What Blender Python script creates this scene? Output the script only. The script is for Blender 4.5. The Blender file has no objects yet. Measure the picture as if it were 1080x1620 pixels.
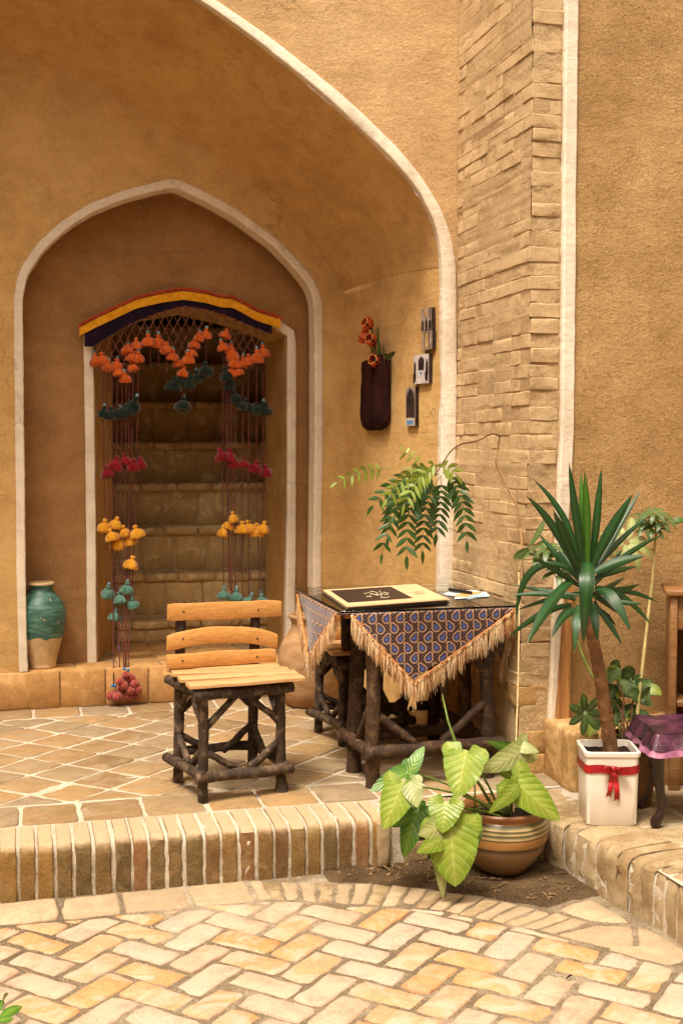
import bpy, bmesh, math, random
from mathutils import Vector, noise, Matrix
R = math.radians
rnd = random.Random(7)

# ------------------------------------------------------------------ camera, light, exposure
sc = bpy.context.scene
COL = sc.collection
FPX, CAMZ = 1970.0, 1.42
YAW, PIT = R(14.7645), R(3.196)
cam = bpy.data.cameras.new('camera')
cam.sensor_fit = 'VERTICAL'; cam.sensor_height = 36.0; cam.lens = 36.0 * FPX / 1620.0
cam.clip_start = 0.05; cam.clip_end = 500
camo = bpy.data.objects.new('camera', cam); COL.objects.link(camo)
camo.location = (0, 0, CAMZ); camo.rotation_euler = (math.pi / 2 - PIT, 0, -YAW)
sc.camera = camo

SUN_EL, SUN_AZ = 64.0, 225.0          # azimuth: 180 = light comes from behind the camera
world = bpy.data.worlds.new('World'); sc.world = world; world.use_nodes = True
wn = world.node_tree.nodes; wl = world.node_tree.links
for n in list(wn): wn.remove(n)
wo = wn.new('ShaderNodeOutputWorld'); wb = wn.new('ShaderNodeBackground'); sky = wn.new('ShaderNodeTexSky')
sky.sky_type = 'NISHITA'; sky.sun_disc = False
sky.sun_elevation = R(SUN_EL); sky.sun_rotation = R(SUN_AZ)
sky.dust_density = 4.0; sky.air_density = 1.0; sky.ozone_density = 1.0
hs = wn.new('ShaderNodeHueSaturation'); hs.inputs['Saturation'].default_value = 0.22
tint = wn.new('ShaderNodeMix'); tint.data_type = 'RGBA'; tint.blend_type = 'MULTIPLY'
tint.inputs[0].default_value = 1.0; tint.inputs[7].default_value = (1.0, 0.86, 0.71, 1)
wl.new(sky.outputs[0], hs.inputs['Color']); wl.new(hs.outputs[0], tint.inputs[6])
wl.new(tint.outputs[2], wb.inputs['Color']); wb.inputs['Strength'].default_value = 0.13
wl.new(wb.outputs[0], wo.inputs['Surface'])

sun = bpy.data.lights.new('sun', 'SUN'); sun.energy = 1.5; sun.angle = R(14); sun.color = (1.0, 0.87, 0.72)
suno = bpy.data.objects.new('sun', sun); COL.objects.link(suno)
_az, _el = R(SUN_AZ), R(SUN_EL)
_sd = Vector((math.sin(_az) * math.cos(_el), math.cos(_az) * math.cos(_el), math.sin(_el)))   # towards the sun
suno.rotation_euler = (-_sd).to_track_quat('-Z', 'Y').to_euler()
suno.location = _sd * 20

vs = sc.view_settings
vs.view_transform = 'Standard'; vs.look = 'None'; vs.gamma = 1.0; vs.use_curve_mapping = False
vs.exposure = 1.45
sc.render.engine = 'CYCLES'
cy = sc.cycles
cy.use_denoising = True; cy.denoising_prefilter = 'ACCURATE'; cy.max_bounces = 8; cy.diffuse_bounces = 5; cy.use_adaptive_sampling = True; cy.adaptive_threshold = .02; cy.glossy_bounces = 4
cy.transparent_max_bounces = 16; cy.caustics_reflective = False; cy.caustics_refractive = False
cy.sample_clamp_indirect = 6.0

# ------------------------------------------------------------------ helpers
FW = Vector((math.sin(YAW) * math.cos(PIT), math.cos(YAW) * math.cos(PIT), -math.sin(PIT)))
RT = Vector((math.cos(YAW), -math.sin(YAW), 0)); UP = RT.cross(FW)
C0 = Vector((0, 0, CAMZ))
def _ray(u, v): return FW + RT * ((u - 540) / FPX) - UP * ((v - 810) / FPX)
def atY(u, v, Y): d = _ray(u, v); return C0 + d * (Y / d.y)          # survey point at a known depth
def atZ(u, v, z): d = _ray(u, v); return C0 + d * ((z - CAMZ) / d.z)
def V3(*a): return Vector(a)
def nz(x, y, z, s=1.0): return noise.noise(Vector((x * s, y * s, z * s)))
def lerp(a, b, t): return a + (b - a) * t
def interp(pts, x):
    if x <= pts[0][0]: return pts[0][1]
    for (a, b), (c, d) in zip(pts, pts[1:]):
        if x <= c: return b + (d - b) * (x - a) / (c - a)
    return pts[-1][1]

class MB:
    def __init__(s): s.v = []; s.f = []; s.uv = {}; s.col = None
    def add(s, verts, faces):
        o = len(s.v); s.v += [tuple(v) for v in verts]; s.f += [tuple(i + o for i in f) for f in faces]; return o
    def box(s, a, b, j=0.0, r=None):
        x0, y0, z0 = a; x1, y1, z1 = b
        vs_ = [(x0,y0,z0),(x1,y0,z0),(x1,y1,z0),(x0,y1,z0),(x0,y0,z1),(x1,y0,z1),(x1,y1,z1),(x0,y1,z1)]
        if j: vs_ = [(x+rnd.uniform(-j,j), y+rnd.uniform(-j,j), z+rnd.uniform(-j,j)) for x,y,z in vs_]
        s.add(vs_, [(0,3,2,1),(4,5,6,7),(0,1,5,4),(1,2,6,5),(2,3,7,6),(3,0,4,7)])
    def obox(s, c, ax, ay, az, j=0.0):
        vs_ = []
        for k in (-1, 1):
            for (i, jj) in ((-1,-1),(1,-1),(1,1),(-1,1)):
                p = c + ax*i + ay*jj + az*k
                if j: p = p + V3(rnd.uniform(-j,j), rnd.uniform(-j,j), rnd.uniform(-j,j))
                vs_.append(p)
        s.add(vs_, [(0,3,2,1),(4,5,6,7),(0,1,5,4),(1,2,6,5),(2,3,7,6),(3,0,4,7)])
    def grid(s, P, flip=False, closed_u=False):
        n = len(P); m = len(P[0]); o = len(s.v)
        for row in P: s.v += [tuple(p) for p in row]
        for i in range(n if closed_u else n - 1):
            for k in range(m - 1):
                a = o + i*m + k; b = o + i*m + k + 1; c = o + ((i+1) % n)*m + k + 1; d = o + ((i+1) % n)*m + k
                s.f.append((a, d, c, b) if flip else (a, b, c, d))
        return o
    def tube(s, pts, rad, n=8, jit=0.0, seed=0, caps=True):
        pts = [Vector(p) for p in pts]
        if not isinstance(rad, (list, tuple)): rad = [rad] * len(pts)
        t0 = (pts[1] - pts[0]).normalized()
        ref = V3(0,0,1) if abs(t0.z) < .9 else V3(1,0,0)
        a = t0.cross(ref).normalized(); rows = []
        for i, p in enumerate(pts):
            t = (pts[min(i+1, len(pts)-1)] - pts[max(i-1, 0)]).normalized()
            a = (a - t * a.dot(t)).normalized(); b = t.cross(a)
            row = []
            for k in range(n):
                th = 2*math.pi*k/n
                r = rad[i]
                if jit: r *= 1 + jit * noise.noise(Vector((math.cos(th)*1.3 + seed*7.1, math.sin(th)*1.3 + seed*3.3, i*.55)))
                row.append(p + a*(math.cos(th)*r) + b*(math.sin(th)*r))
            rows.append(row)
        o = len(s.v)
        for row in rows: s.v += [tuple(p) for p in row]
        for i in range(len(rows)-1):
            for k in range(n):
                q = (k+1) % n
                s.f.append((o+i*n+k, o+i*n+q, o+(i+1)*n+q, o+(i+1)*n+k))
        if caps:
            s.f.append(tuple(o + k for k in reversed(range(n))))
            s.f.append(tuple(o + (len(rows)-1)*n + k for k in range(n)))
    def lathe(s, prof, c, n=32, wob=0.0, ridge=None):
        c = Vector(c); rows = []
        for (r, z) in prof:
            row = []
            for k in range(n):
                th = 2*math.pi*k/n; rr = r
                if wob: rr *= 1 + wob * noise.noise(Vector((math.cos(th)*1.2, math.sin(th)*1.2, z*7)))
                if ridge: rr *= 1 + ridge(k, z)
                row.append(c + V3(math.cos(th)*rr, math.sin(th)*rr, z))
            rows.append(row)
        o = len(s.v)
        for row in rows: s.v += [tuple(p) for p in row]
        for i in range(len(rows)-1):
            for k in range(n):
                q = (k+1) % n
                s.f.append((o+i*n+k, o+i*n+q, o+(i+1)*n+q, o+(i+1)*n+k))
        if prof[0][0] > 1e-5: s.f.append(tuple(o + k for k in reversed(range(n))))
        if prof[-1][0] > 1e-5: s.f.append(tuple(o + (len(rows)-1)*n + k for k in range(n)))
    def ball(s, c, r, n=8, m=6, sx=1, sy=1, sz=1, jit=0.0):
        c = Vector(c); prof = []
        o = len(s.v)
        for i in range(m+1):
            ph = math.pi*i/m
            for k in range(n):
                th = 2*math.pi*k/n
                d = V3(math.sin(ph)*math.cos(th)*sx, math.sin(ph)*math.sin(th)*sy, -math.cos(ph)*sz)
                rr = r
                if jit: rr *= 1 + jit*noise.noise(d*3 + c*17)
                s.v.append(tuple(c + d*rr))
        for i in range(m):
            for k in range(n):
                q = (k+1) % n
                s.f.append((o+i*n+k, o+i*n+q, o+(i+1)*n+q, o+(i+1)*n+k))

def children_of(o): return list(o.children)
def build(name, mb, mat, parent=None, smooth=None, origin=None):
    """links the builder's mesh as ONE object; coordinates are world, the parent's root location is subtracted"""
    me = bpy.data.meshes.new(name)
    off = Vector((0,0,0)); r = parent
    while r is not None: off += r.location; r = r.parent
    loc = Vector((0,0,0))
    if origin is not None:
        loc = Vector(origin) - off; off = Vector(origin)
    me.from_pydata([(x-off.x, y-off.y, z-off.z) for x, y, z in mb.v], [], mb.f)
    if mb.uv:
        l = me.uv_layers.new(name='UVMap')
        for li, lp in enumerate(me.loops):
            l.data[li].uv = mb.uv.get(lp.vertex_index, (0, 0))
    if mb.col:
        at = me.color_attributes.new('print', 'FLOAT_COLOR', 'POINT')
        for i, c in enumerate(mb.col): at.data[i].color = (c[0], c[1], c[2], 1)
    me.validate(); me.update()
    if smooth is not None:
        me.polygons.foreach_set('use_smooth', [True]*len(me.polygons))
        if smooth < 180: me.set_sharp_from_angle(angle=R(smooth))
    me.materials.append(mat)
    o = bpy.data.objects.new(name, me); COL.objects.link(o)
    o.location = loc
    if parent: o.parent = parent
    return o
def tag(o, label=None, cat=None, group=None, kind=None):
    if label: o['label'] = label
    if cat: o['category'] = cat
    if group: o['group'] = group
    if kind: o['kind'] = kind
    return o
def thing(name, loc, label, cat, group=None):
    o = bpy.data.objects.new(name, None); COL.objects.link(o); o.location = loc; o.empty_display_size = .1
    return tag(o, label, cat, group)
def copy_tree(o, parent=None):
    c = o.copy(); COL.objects.link(c); c.parent = parent
    for ch in list(o.children): copy_tree(ch, c)
    return c

# ------------------------------------------------------------------ materials
def srgb(r, g, b):
    f = lambda c: (c/255)/12.92 if c/255 <= .04045 else ((c/255+.055)/1.055)**2.4
    return (f(r), f(g), f(b), 1)
class NT:
    def __init__(s, name):
        s.m = bpy.data.materials.new(name); s.m.use_nodes = True
        s.t = s.m.node_tree; s.n = s.t.nodes; s.l = s.t.links
        s.b = s.n['Principled BSDF']
    def node(s, typ, **kw):
        x = s.n.new(typ)
        for k, v in kw.items():
            if k in x.inputs.keys() if hasattr(x.inputs, 'keys') else False: x.inputs[k].default_value = v
            else: setattr(x, k, v)
        return x
    def link(s, a, b): s.l.new(a, b)
    def noise(s, vec, scale, detail=4, rough=.55, dist=0.0):
        x = s.n.new('ShaderNodeTexNoise'); x.inputs['Scale'].default_value = scale; x.inputs['Detail'].default_value = detail
        x.inputs['Roughness'].default_value = rough; x.inputs['Distortion'].default_value = dist
        if vec is not None: s.link(vec, x.inputs['Vector'])
        return x.outputs['Fac']
    def ramp(s, fac, stops, interp='LINEAR'):
        x = s.n.new('ShaderNodeValToRGB'); cr = x.color_ramp; cr.interpolation = interp
        while len(cr.elements) < len(stops): cr.elements.new(.5)
        for e, (p, c) in zip(cr.elements, stops): e.position = p; e.color = c if len(c) == 4 else (*c, 1)
        s.link(fac, x.inputs['Fac']); return x.outputs['Color']
    def mix(s, fac, a, b, mode='MIX'):
        x = s.n.new('ShaderNodeMix'); x.data_type = 'RGBA'; x.blend_type = mode
        for sock, val in ((x.inputs[0], fac), (x.inputs[6], a), (x.inputs[7], b)):
            if hasattr(val, 'is_linked'): s.link(val, sock)
            elif isinstance(val, (int, float)): sock.default_value = val
            else: sock.default_value = val
        return x.outputs[2]
    def math(s, op, a, b=None, c=None):
        x = s.n.new('ShaderNodeMath'); x.operation = op
        for i, val in enumerate((a, b, c)):
            if val is None: continue
            if hasattr(val, 'is_linked'): s.link(val, x.inputs[i])
            else: x.inputs[i].default_value = val
        return x.outputs[0]
    def pos(s): return s.n.new('ShaderNodeNewGeometry').outputs['Position']
    def obj(s): return s.n.new('ShaderNodeTexCoord').outputs['Object']
    def uv(s): return s.n.new('ShaderNodeTexCoord').outputs['UV']
    def rand(s): return s.n.new('ShaderNodeObjectInfo').outputs['Random']
    def mapping(s, vec, scale=(1,1,1), loc=(0,0,0), rot=(0,0,0)):
        x = s.n.new('ShaderNodeMapping'); x.inputs['Scale'].default_value = scale; x.inputs['Location'].default_value = loc
        x.inputs['Rotation'].default_value = rot; s.link(vec, x.inputs['Vector']); return x.outputs[0]
    def bump(s, h, strength, dist, normal=None):
        x = s.n.new('ShaderNodeBump'); x.inputs['Strength'].default_value = strength; x.inputs['Distance'].default_value = dist
        s.link(h, x.inputs['Height'])
        if normal is not None: s.link(normal, x.inputs['Normal'])
        return x.outputs[0]
    def out(s, color=None, rough=None, normal=None, spec=None):
        if color is not None:
            if hasattr(color, 'is_linked'): s.link(color, s.b.inputs['Base Color'])
            else: s.b.inputs['Base Color'].default_value = color
        if rough is not None:
            if hasattr(rough, 'is_linked'): s.link(rough, s.b.inputs['Roughness'])
            else: s.b.inputs['Roughness'].default_value = rough
        if normal is not None: s.link(normal, s.b.inputs['Normal'])
        if spec is not None: s.b.inputs['Specular IOR Level'].default_value = spec
        return s.m

def plaster(name, c_dark, c_mid, c_light, stain=.25, grit=.5, coarse=0.5, straw=.5, cracks=0.0):
    t = NT(name); p = t.pos()
    n1 = t.noise(p, 1.3, 6, .6, .4); n2 = t.noise(p, 9, 5, .65); n3 = t.noise(p, 75, 4, .75)
    base = t.ramp(t.math('ADD', t.math('MULTIPLY', n1, .6), t.math('MULTIPLY', n2, .4)),
                  [(.32, c_dark), (.5, c_mid), (.68, c_light)])
    # straw flecks (two lie directions) and grit
    for rot, sc_ in (((.5,.7,.3), (170,170,34)), ((.2,1.2,.9), (150,40,150))):
        st = t.noise(t.mapping(p, sc_, rot=rot), 1.0, 2, .5)
        base = t.mix(t.ramp(st, [(.60, (0,0,0)), (.70, (straw,)*3)]), base, c_light)
        base = t.mix(t.ramp(st, [(.30, (straw*.8,)*3), (.38, (0,0,0))]), base, c_dark)
    gr = t.ramp(n3, [(.30, (.58,.54,.50)), (.47, (.97,.97,.97)), (.7, (1.10,1.10,1.10))])
    base = t.mix(grit, base, gr, 'MULTIPLY')
    n4 = t.noise(p, 3.2, 8, .7, .8)
    base = t.mix(stain, base, t.ramp(n4, [(.35, (.62,.56,.50)), (.55, (1,1,1))]), 'MULTIPLY')
    # trowel sweeps
    tw = t.noise(t.mapping(p, (3, 3, 14), rot=(.3,.5,.2)), 1.5, 4, .6, .6)
    base = t.mix(.22, base, t.ramp(tw, [(.35, (.78,.75,.72)), (.6, (1.06,1.05,1.04))]), 'MULTIPLY')
    h1 = t.noise(p, 5, 4, .6); h2 = t.noise(p, 34, 6, .75); h3 = t.noise(p, 120, 3, .7)
    nrm = t.bump(h1, .35, .03)
    nrm = t.bump(tw, .25, .012, nrm)
    nrm = t.bump(h2, .8*coarse, .012, nrm)
    nrm = t.bump(h3, .8*coarse, .005, nrm)
    if cracks:
        vo = t.n.new('ShaderNodeTexVoronoi'); vo.feature = 'DISTANCE_TO_EDGE'; vo.inputs['Scale'].default_value = 1.15
        wv = t.n.new('ShaderNodeVectorMath'); wv.operation = 'ADD'; nzc = t.n.new('ShaderNodeTexNoise'); nzc.inputs['Scale'].default_value = 6; nzc.inputs['Detail'].default_value = 6; t.link(p, nzc.inputs['Vector'])
        sc2 = t.n.new('ShaderNodeVectorMath'); sc2.operation = 'SCALE'; sc2.inputs['Scale'].default_value = .35; t.link(nzc.outputs['Color'], sc2.inputs[0])
        t.link(p, wv.inputs[0]); t.link(sc2.outputs[0], wv.inputs[1]); t.link(wv.outputs[0], vo.inputs['Vector'])
        gate = t.ramp(t.noise(p, 1.1, 3, .5), [(.50, (0,0,0)), (.60, (cracks,)*3)])
        cr = t.ramp(vo.outputs['Distance'], [(.0, (1,1,1)), (.006, (0,0,0))])
        base = t.mix(t.math('MULTIPLY', cr, gate), base, tuple(c*.35 for c in c_dark[:3]) + (1,))
    return t.out(base, .93, nrm, .15)

def brickmat(name, stops, mud=None, mudamt=.5, pits=.6, rough=.9, grain=1.0, wear=None):
    # wear: colour of the mortar dust trodden into upward faces
    """stops: per-piece colours picked by the piece's own random value, plus mottling"""
    t = NT(name); p = t.pos(); r = t.rand()
    base = t.ramp(r, stops)
    n1 = t.noise(p, 14, 5, .65, .5); n2 = t.noise(p, 120, 4, .7)
    base = t.mix(.6, base, t.ramp(n1, [(.3, (.66,.62,.57)), (.55, (1,1,1)), (.75, (1.12,1.11,1.08))]), 'MULTIPLY')
    base = t.mix(.5*min(1.6, .6+.5*grain), base, t.ramp(n2, [(.34, (.55,.52,.48)), (.5, (1,1,1)), (.7, (1.1,1.1,1.1))]), 'MULTIPLY')
    n6 = t.noise(p, 2.2, 6, .65, .5); base = t.mix(.35, base, t.ramp(n6, [(.36, (.72,.69,.66)), (.58, (1.03,1.03,1.03))]), 'MULTIPLY')
    if mud is not None:
        n3 = t.noise(p, 7.0, 7, .68, 1.0)
        base = t.mix(t.ramp(n3, [(.58-.22*mudamt, (0,0,0)), (.70-.18*mudamt, (1,1,1))]), base, mud)
    if wear is not None:
        nn = t.n.new('ShaderNodeNewGeometry'); sx = t.n.new('ShaderNodeSeparateXYZ'); t.link(nn.outputs['Normal'], sx.inputs[0])
        k = t.math('ADD', t.math('MULTIPLY', sx.outputs['Z'], .75), t.math('MULTIPLY', t.noise(p, 22, 5, .7), .6))
        base = t.mix(t.ramp(k, [(.62,(0,0,0)), (.95,(.8,.8,.8))]), base, wear)
    h1 = t.noise(p, 45, 6, .72); h2 = t.noise(p, 210, 3, .7)
    vo = t.n.new('ShaderNodeTexVoronoi'); vo.inputs['Scale'].default_value = 75; t.link(p, vo.inputs['Vector'])
    pit = t.ramp(vo.outputs['Distance'], [(.0, (0,0,0)), (.28, (1,1,1))])
    nrm = t.bump(h1, .45*grain, .008)
    nrm = t.bump(h2, .5*grain, .003, nrm)
    nrm = t.bump(pit, .25*pits, .003, nrm)
    return t.out(base, rough, nrm, .2)

def simple(name, c1, c2, scale=30, rough=.6, bump=0.0, bdist=.003, spec=.4, stretch=None, rnd_v=0.0, coords='obj', detail=5):
    t = NT(name); p = t.obj() if coords == 'obj' else t.pos()
    q = t.mapping(p, stretch) if stretch else p
    n = t.noise(q, scale, detail, .6)
    col = t.ramp(n, [(.35, c1), (.65, c2)])
    if rnd_v:
        g = t.ramp(t.rand(), [(0, (1-rnd_v,)*3), (1, (1+rnd_v*.6,)*3)])
        col = t.mix(1.0, col, g, 'MULTIPLY')
    nrm = t.bump(t.noise(q, scale*2.2, 4, .65), bump, bdist) if bump else None
    return t.out(col, rough, nrm, spec)

M = {}
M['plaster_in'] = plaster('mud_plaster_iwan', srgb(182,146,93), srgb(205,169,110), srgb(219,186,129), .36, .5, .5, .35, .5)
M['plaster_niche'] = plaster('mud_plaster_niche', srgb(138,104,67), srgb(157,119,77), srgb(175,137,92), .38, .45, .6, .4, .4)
M['plaster_out'] = plaster('mud_plaster_facade', srgb(182,152,108), srgb(200,168,122), srgb(212,182,137), .25, .6, .8, .45, .6)
M['plaster_right'] = plaster('coarse_straw_plaster', srgb(166,132,86), srgb(186,152,103), srgb(204,172,122), .3, .75, 1.5, .6, .3)
M['white'] = plaster('white_gypsum', srgb(216,204,182), srgb(230,220,202), srgb(236,228,212), .34, .30, .40, .1, .5)
M['mortar'] = plaster('pale_mortar', srgb(176,164,142), srgb(202,192,172), srgb(214,206,188), .35, .6, 1.0)
M['mortar_dusty'] = plaster('dusty_mortar', srgb(112,97,77), srgb(142,126,102), srgb(208,194,170), .35, .9, 1.5)
M['dirt'] = plaster('damp_soil', srgb(78,62,44), srgb(106,86,62), srgb(144,120,90), .55, 1.0, 2.2)
M['paver'] = brickmat('yellow_paver', [(0, srgb(136,112,80)), (.25, srgb(160,132,92)), (.5, srgb(168,138,96)), (.75, srgb(150,130,100)), (1, srgb(146,130,106))],
                      srgb(152,134,106), .4, .5, .85, 1.0)
M['herring'] = brickmat('courtyard_brick', [(0, srgb(194,142,92)), (.2, srgb(202,153,106)), (.4, srgb(199,158,120)), (.55, srgb(189,158,130)), (.75, srgb(196,173,152)), (1, srgb(186,165,146))],
                        srgb(190,168,146), .58, .5, .85, 1.0)
M['border'] = brickmat('pale_border_stone', [(0, srgb(174,152,122)), (1, srgb(188,168,138))], srgb(162,144,116), .5, .4, .85, .8)
M['curb'] = brickmat('curb_brick', [(0, srgb(96,80,56)), (.2, srgb(134,112,72)), (.4, srgb(166,130,72)), (.55, srgb(122,102,68)), (.7, srgb(152,122,74)), (.85, srgb(116,88,62)), (1, srgb(158,116,76))],
                     srgb(156,130,90), .25, 1.0, .92, 2.6, srgb(204,184,150))
M['curb_r'] = brickmat('worn_curb_brick', [(0, srgb(146,124,90)), (.5, srgb(166,146,112)), (1, srgb(154,130,94))], srgb(172,154,122), .55, .8, .9, 1.2)
M['pier'] = brickmat('mud_washed_brick', [(0, srgb(178,148,106)), (.35, srgb(192,164,122)), (.7, srgb(200,174,134)), (1, srgb(186,156,112))],
                     srgb(204,178,138), .85, .6, .94, 2.0)
M['pier_core'] = plaster('pier_mud_joint', srgb(176,146,106), srgb(202,174,132), srgb(214,188,148), .35, .6, 1.5)
M['rubble'] = brickmat('base_stone', [(0, srgb(170,136,84)), (.5, srgb(196,160,104)), (1, srgb(182,138,76))], srgb(206,172,122), .4, .9, .92, 1.6)
M['stair'] = brickmat('stair_brick', [(0, srgb(186,156,106)), (.5, srgb(208,180,126)), (1, srgb(196,168,116))], srgb(222,202,152), .3, .6, .92, 1.1)
M['plinth'] = brickmat('plinth_slab', [(0, srgb(188,144,88)), (.5, srgb(204,160,104)), (1, srgb(196,148,90))], srgb(210,168,114), .3, .3, .88, .7)

# ------------------------------------------------------------------ the house: iwan, niche, doorway, stair
APX = -0.35
def mirror(pts): return [(2*APX - x, z) for x, z in reversed(pts) if x > APX + 1e-4] + [p for p in pts if p[0] >= APX - 1e-4]
BACK = [(APX,3.52),(-.034,3.461),(.124,3.431),(.284,3.389),(.578,3.252),(.694,3.192),(.90,3.085),(1.118,2.955),(1.361,2.775),(1.575,2.574),(1.701,2.433),(1.765,2.34),(1.80,2.26)]
FOUT = [(APX,3.98),(0,3.89),(.45,3.69),(.921,3.436),(1.185,3.282),(1.518,3.052),(1.767,2.851),(1.926,2.678),(2.023,2.533),(2.069,2.429),(2.089,2.278),(2.095,1.728),(2.086,.8),(2.082,0.0)]
FIN = [(APX,3.91),(0,3.82),(.40,3.655),(.849,3.43),(1.096,3.281),(1.396,3.073),(1.704,2.823),(1.862,2.675),(1.965,2.53),(2.008,2.426),(2.018,2.275),(2.021,1.728),(2.008,.8),(2.004,0.0)]
NICHE = [(.018,.20),(.012,.7),(.016,1.5),(.017,2.181),(.045,2.313),(.143,2.465),(.275,2.592),(.407,2.681),(.606,2.767),(.741,2.807),(.855,2.842),(.944,2.811),(1.082,2.751),(1.221,2.679),(1.432,2.534),(1.574,2.394),(1.650,2.299),(1.681,2.20),(1.683,1.5),(1.672,.7),(1.668,.20)]
YB, YF, YN, YD = 6.80, 5.76, 7.00, 7.60          # back wall, facade, niche back, stair foot

def resample(pts, step):
    out = [Vector((pts[0][0], pts[0][1]))]
    for a, b in zip(pts, pts[1:]):
        a = Vector(a); b = Vector(b); n = max(1, int((b-a).length/step))
        for i in range(1, n+1): out.append(a.lerp(b, i/n))
    return out
def smooth2(pts, it=2):
    p = [Vector(q) for q in pts]
    for _ in range(it):
        p = [p[0]] + [(p[i-1] + p[i]*2 + p[i+1])/4 for i in range(1, len(p)-1)] + [p[-1]]
    return p
def offset2(p, d):
    out = []
    for i in range(len(p)):
        t = (p[min(i+1, len(p)-1)] - p[max(i-1, 0)]).normalized()
        out.append(p[i] + Vector((t.y, -t.x))*d)
    return out
def band(outer, inner, yf, yb, seed, edge=.003, mid=True):
    """painted trim of real depth: back-outer, front-outer, front-inner, back-inner, with a hand-made edge"""
    mb = MB(); rows = []
    for i, (o, q) in enumerate(zip(outer, inner)):
        w1 = edge*nz(i*.61, seed, 0)*.8 + edge*nz(i*.09, seed, 4)*.7; w2 = edge*nz(i*.57, seed, 9)*.8 + edge*nz(i*.08, seed, 14)*.7
        t = (inner[i] - outer[i]).normalized()
        o2 = o + t*w1; q2 = q + t*w2; dy = .003*nz(i*.2, seed, 20)
        rows.append([V3(o2.x, yb, o2.y), V3(o2.x, yf + .004 + dy, o2.y), V3(lerp(o2.x,q2.x,.12), yf+dy, lerp(o2.y,q2.y,.12)),
                     V3(lerp(o2.x,q2.x,.9), yf+dy, lerp(o2.y,q2.y,.9)), V3(q2.x, yf+.005+dy, q2.y), V3(q2.x, yb, q2.y)])
    mb.grid(rows); return mb
def wall_cols(xs, lo, hi, Y, nzv, amp=.006, seed=0, freq=1.6):
    """a wall face in columns, from lo(x) to hi(x), softly uneven as hand-laid plaster is"""
    mb = MB(); rows = []
    for x in xs:
        a, b = lo(x), hi(x)
        rows.append([V3(x, Y + amp*nz(x, seed, lerp(a,b,k/nzv), freq) + .3*amp*nz(x, seed+5, lerp(a,b,k/nzv), 6), lerp(a,b,k/nzv)) for k in range(nzv+1)])
    mb.grid(rows, flip=True); return mb
def frange(a, b, step):
    n = max(1, round((b-a)/step)); return [a + (b-a)*i/n for i in range(n+1)]

house = thing('courtyard_house', (0.8, 6.4, 0), 'mud plastered house front with deep arched porch and white trimmed doorway niche', 'house')

backc = [tuple(p) for p in smooth2(resample(mirror(BACK), .06), 3)]
back_z = lambda x: interp(backc, x)
nout = smooth2(resample(NICHE, .03), 2)
nin = offset2(nout, .046)
narch_pts = sorted([(p.x, p.y) for p in nout if p.y > 2.18])
def niche_z(x): return interp(narch_pts, x)
# back wall of the porch, left and right of the niche and above it
mbw = wall_cols(frange(-2.6, .03, .08), lambda x: -.02, lambda x: back_z(x)+.04, YB, 30, seed=1)
w2 = wall_cols(frange(.03, 1.672, .03), lambda x: niche_z(x)-.005, lambda x: back_z(x)+.05, YB, 14, seed=1)
mbw.add(w2.v, w2.f)
w3 = wall_cols(frange(1.66, 1.83, .05), lambda x: -.02, lambda x: max(back_z(min(x,1.79))+.04, 2.3), YB, 30, seed=1)
mbw.add(w3.v, w3.f)
build('back_wall', mbw, M['plaster_in'], house, 60)
nt = build('niche_trim', band(nout, nin, YB-.008, YB+.13, 3, .0035), M['white'], house, 40)
# niche reveal and niche back wall with the doorway opening
mb = MB(); nin2 = offset2(nout, .043)
mb.grid([[V3(p.x, YB+.12 + (YN+.01-YB-.12)*k/4, p.y) for k in range(5)] for p in nin2], flip=False)
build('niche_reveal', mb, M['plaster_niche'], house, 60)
DOOR = [(.437,.20),(.440,1.0),(.437,2.045),(.50,2.075),(.70,2.135),(.98,2.19),(1.25,2.135),(1.45,2.07),(1.522,2.025),(1.520,1.0),(1.508,.20)]
door_arch = [p for p in DOOR if p[1] > 2.0]
dz = lambda x: interp(door_arch, x)
nb = MB()
for part_ in (wall_cols(frange(.02,.445,.05), lambda x:.19, lambda x: niche_z(x)+.04, YN, 30, .006, 4),
              wall_cols(frange(.445,1.515,.05), lambda x: dz(x)-.004, lambda x: niche_z(x)+.04, YN, 12, .006, 4),
              wall_cols(frange(1.515,1.69,.04), lambda x:.19, lambda x: niche_z(x)+.04, YN, 30, .006, 4)):
    nb.add(part_.v, part_.f)
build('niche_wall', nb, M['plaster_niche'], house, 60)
din = smooth2(resample(DOOR, .05), 0); dout = offset2(din, -.052)
build('door_trim', band(dout, din, YN-.014, YN+.05, 8, .003), M['white'], house, 40)
# jambs (left one splayed), stairwell enclosure
mb = MB()
mb.grid([[V3(lerp(.440,.585,k/5), lerp(YN+.03,YD,k/5), z) for k in range(6)] for z in frange(.18,2.5,.15)])
mb.grid([[V3(1.516 - .004*nz(k,2,z,3), lerp(YN+.03,YD,k/5), z) for k in range(6)] for z in frange(.18,2.5,.12)], flip=True)
mb.grid([[V3(p.x, lerp(YN+.03, YD, k/3), p.y) for k in range(4)] for p in din if p.y > 2.0])
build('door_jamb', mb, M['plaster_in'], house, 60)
mb = MB()
mb.grid([[V3(.585, y, z) for y in (YD-.01, 8.6, 10.2)] for z in (.1, 2, 4.3)])
mb.grid([[V3(1.78, y, z) for y in (YD, 8.6, 10.2)] for z in (.1, 2, 4.3)], flip=True)
mb.grid([[V3(x, YD, z) for x in (1.514, 1.78)] for z in (.1, 2.3, 4.3)], flip=True)
mb.grid([[V3(x, YD, z) for x in (.58, 1.78)] for z in (2.26, 3, 4.3)], flip=True)
mb.grid([[V3(x, 10.2, z) for x in (.58, 1.78)] for z in (.1, 2.3, 4.3)], flip=True)
mb.grid([[V3(x, y, 4.3) for x in (.58, 1.78)] for y in (YD, 9, 10.2)])
build('stairwell_wall', mb, M['plaster_niche'], house)

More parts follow.
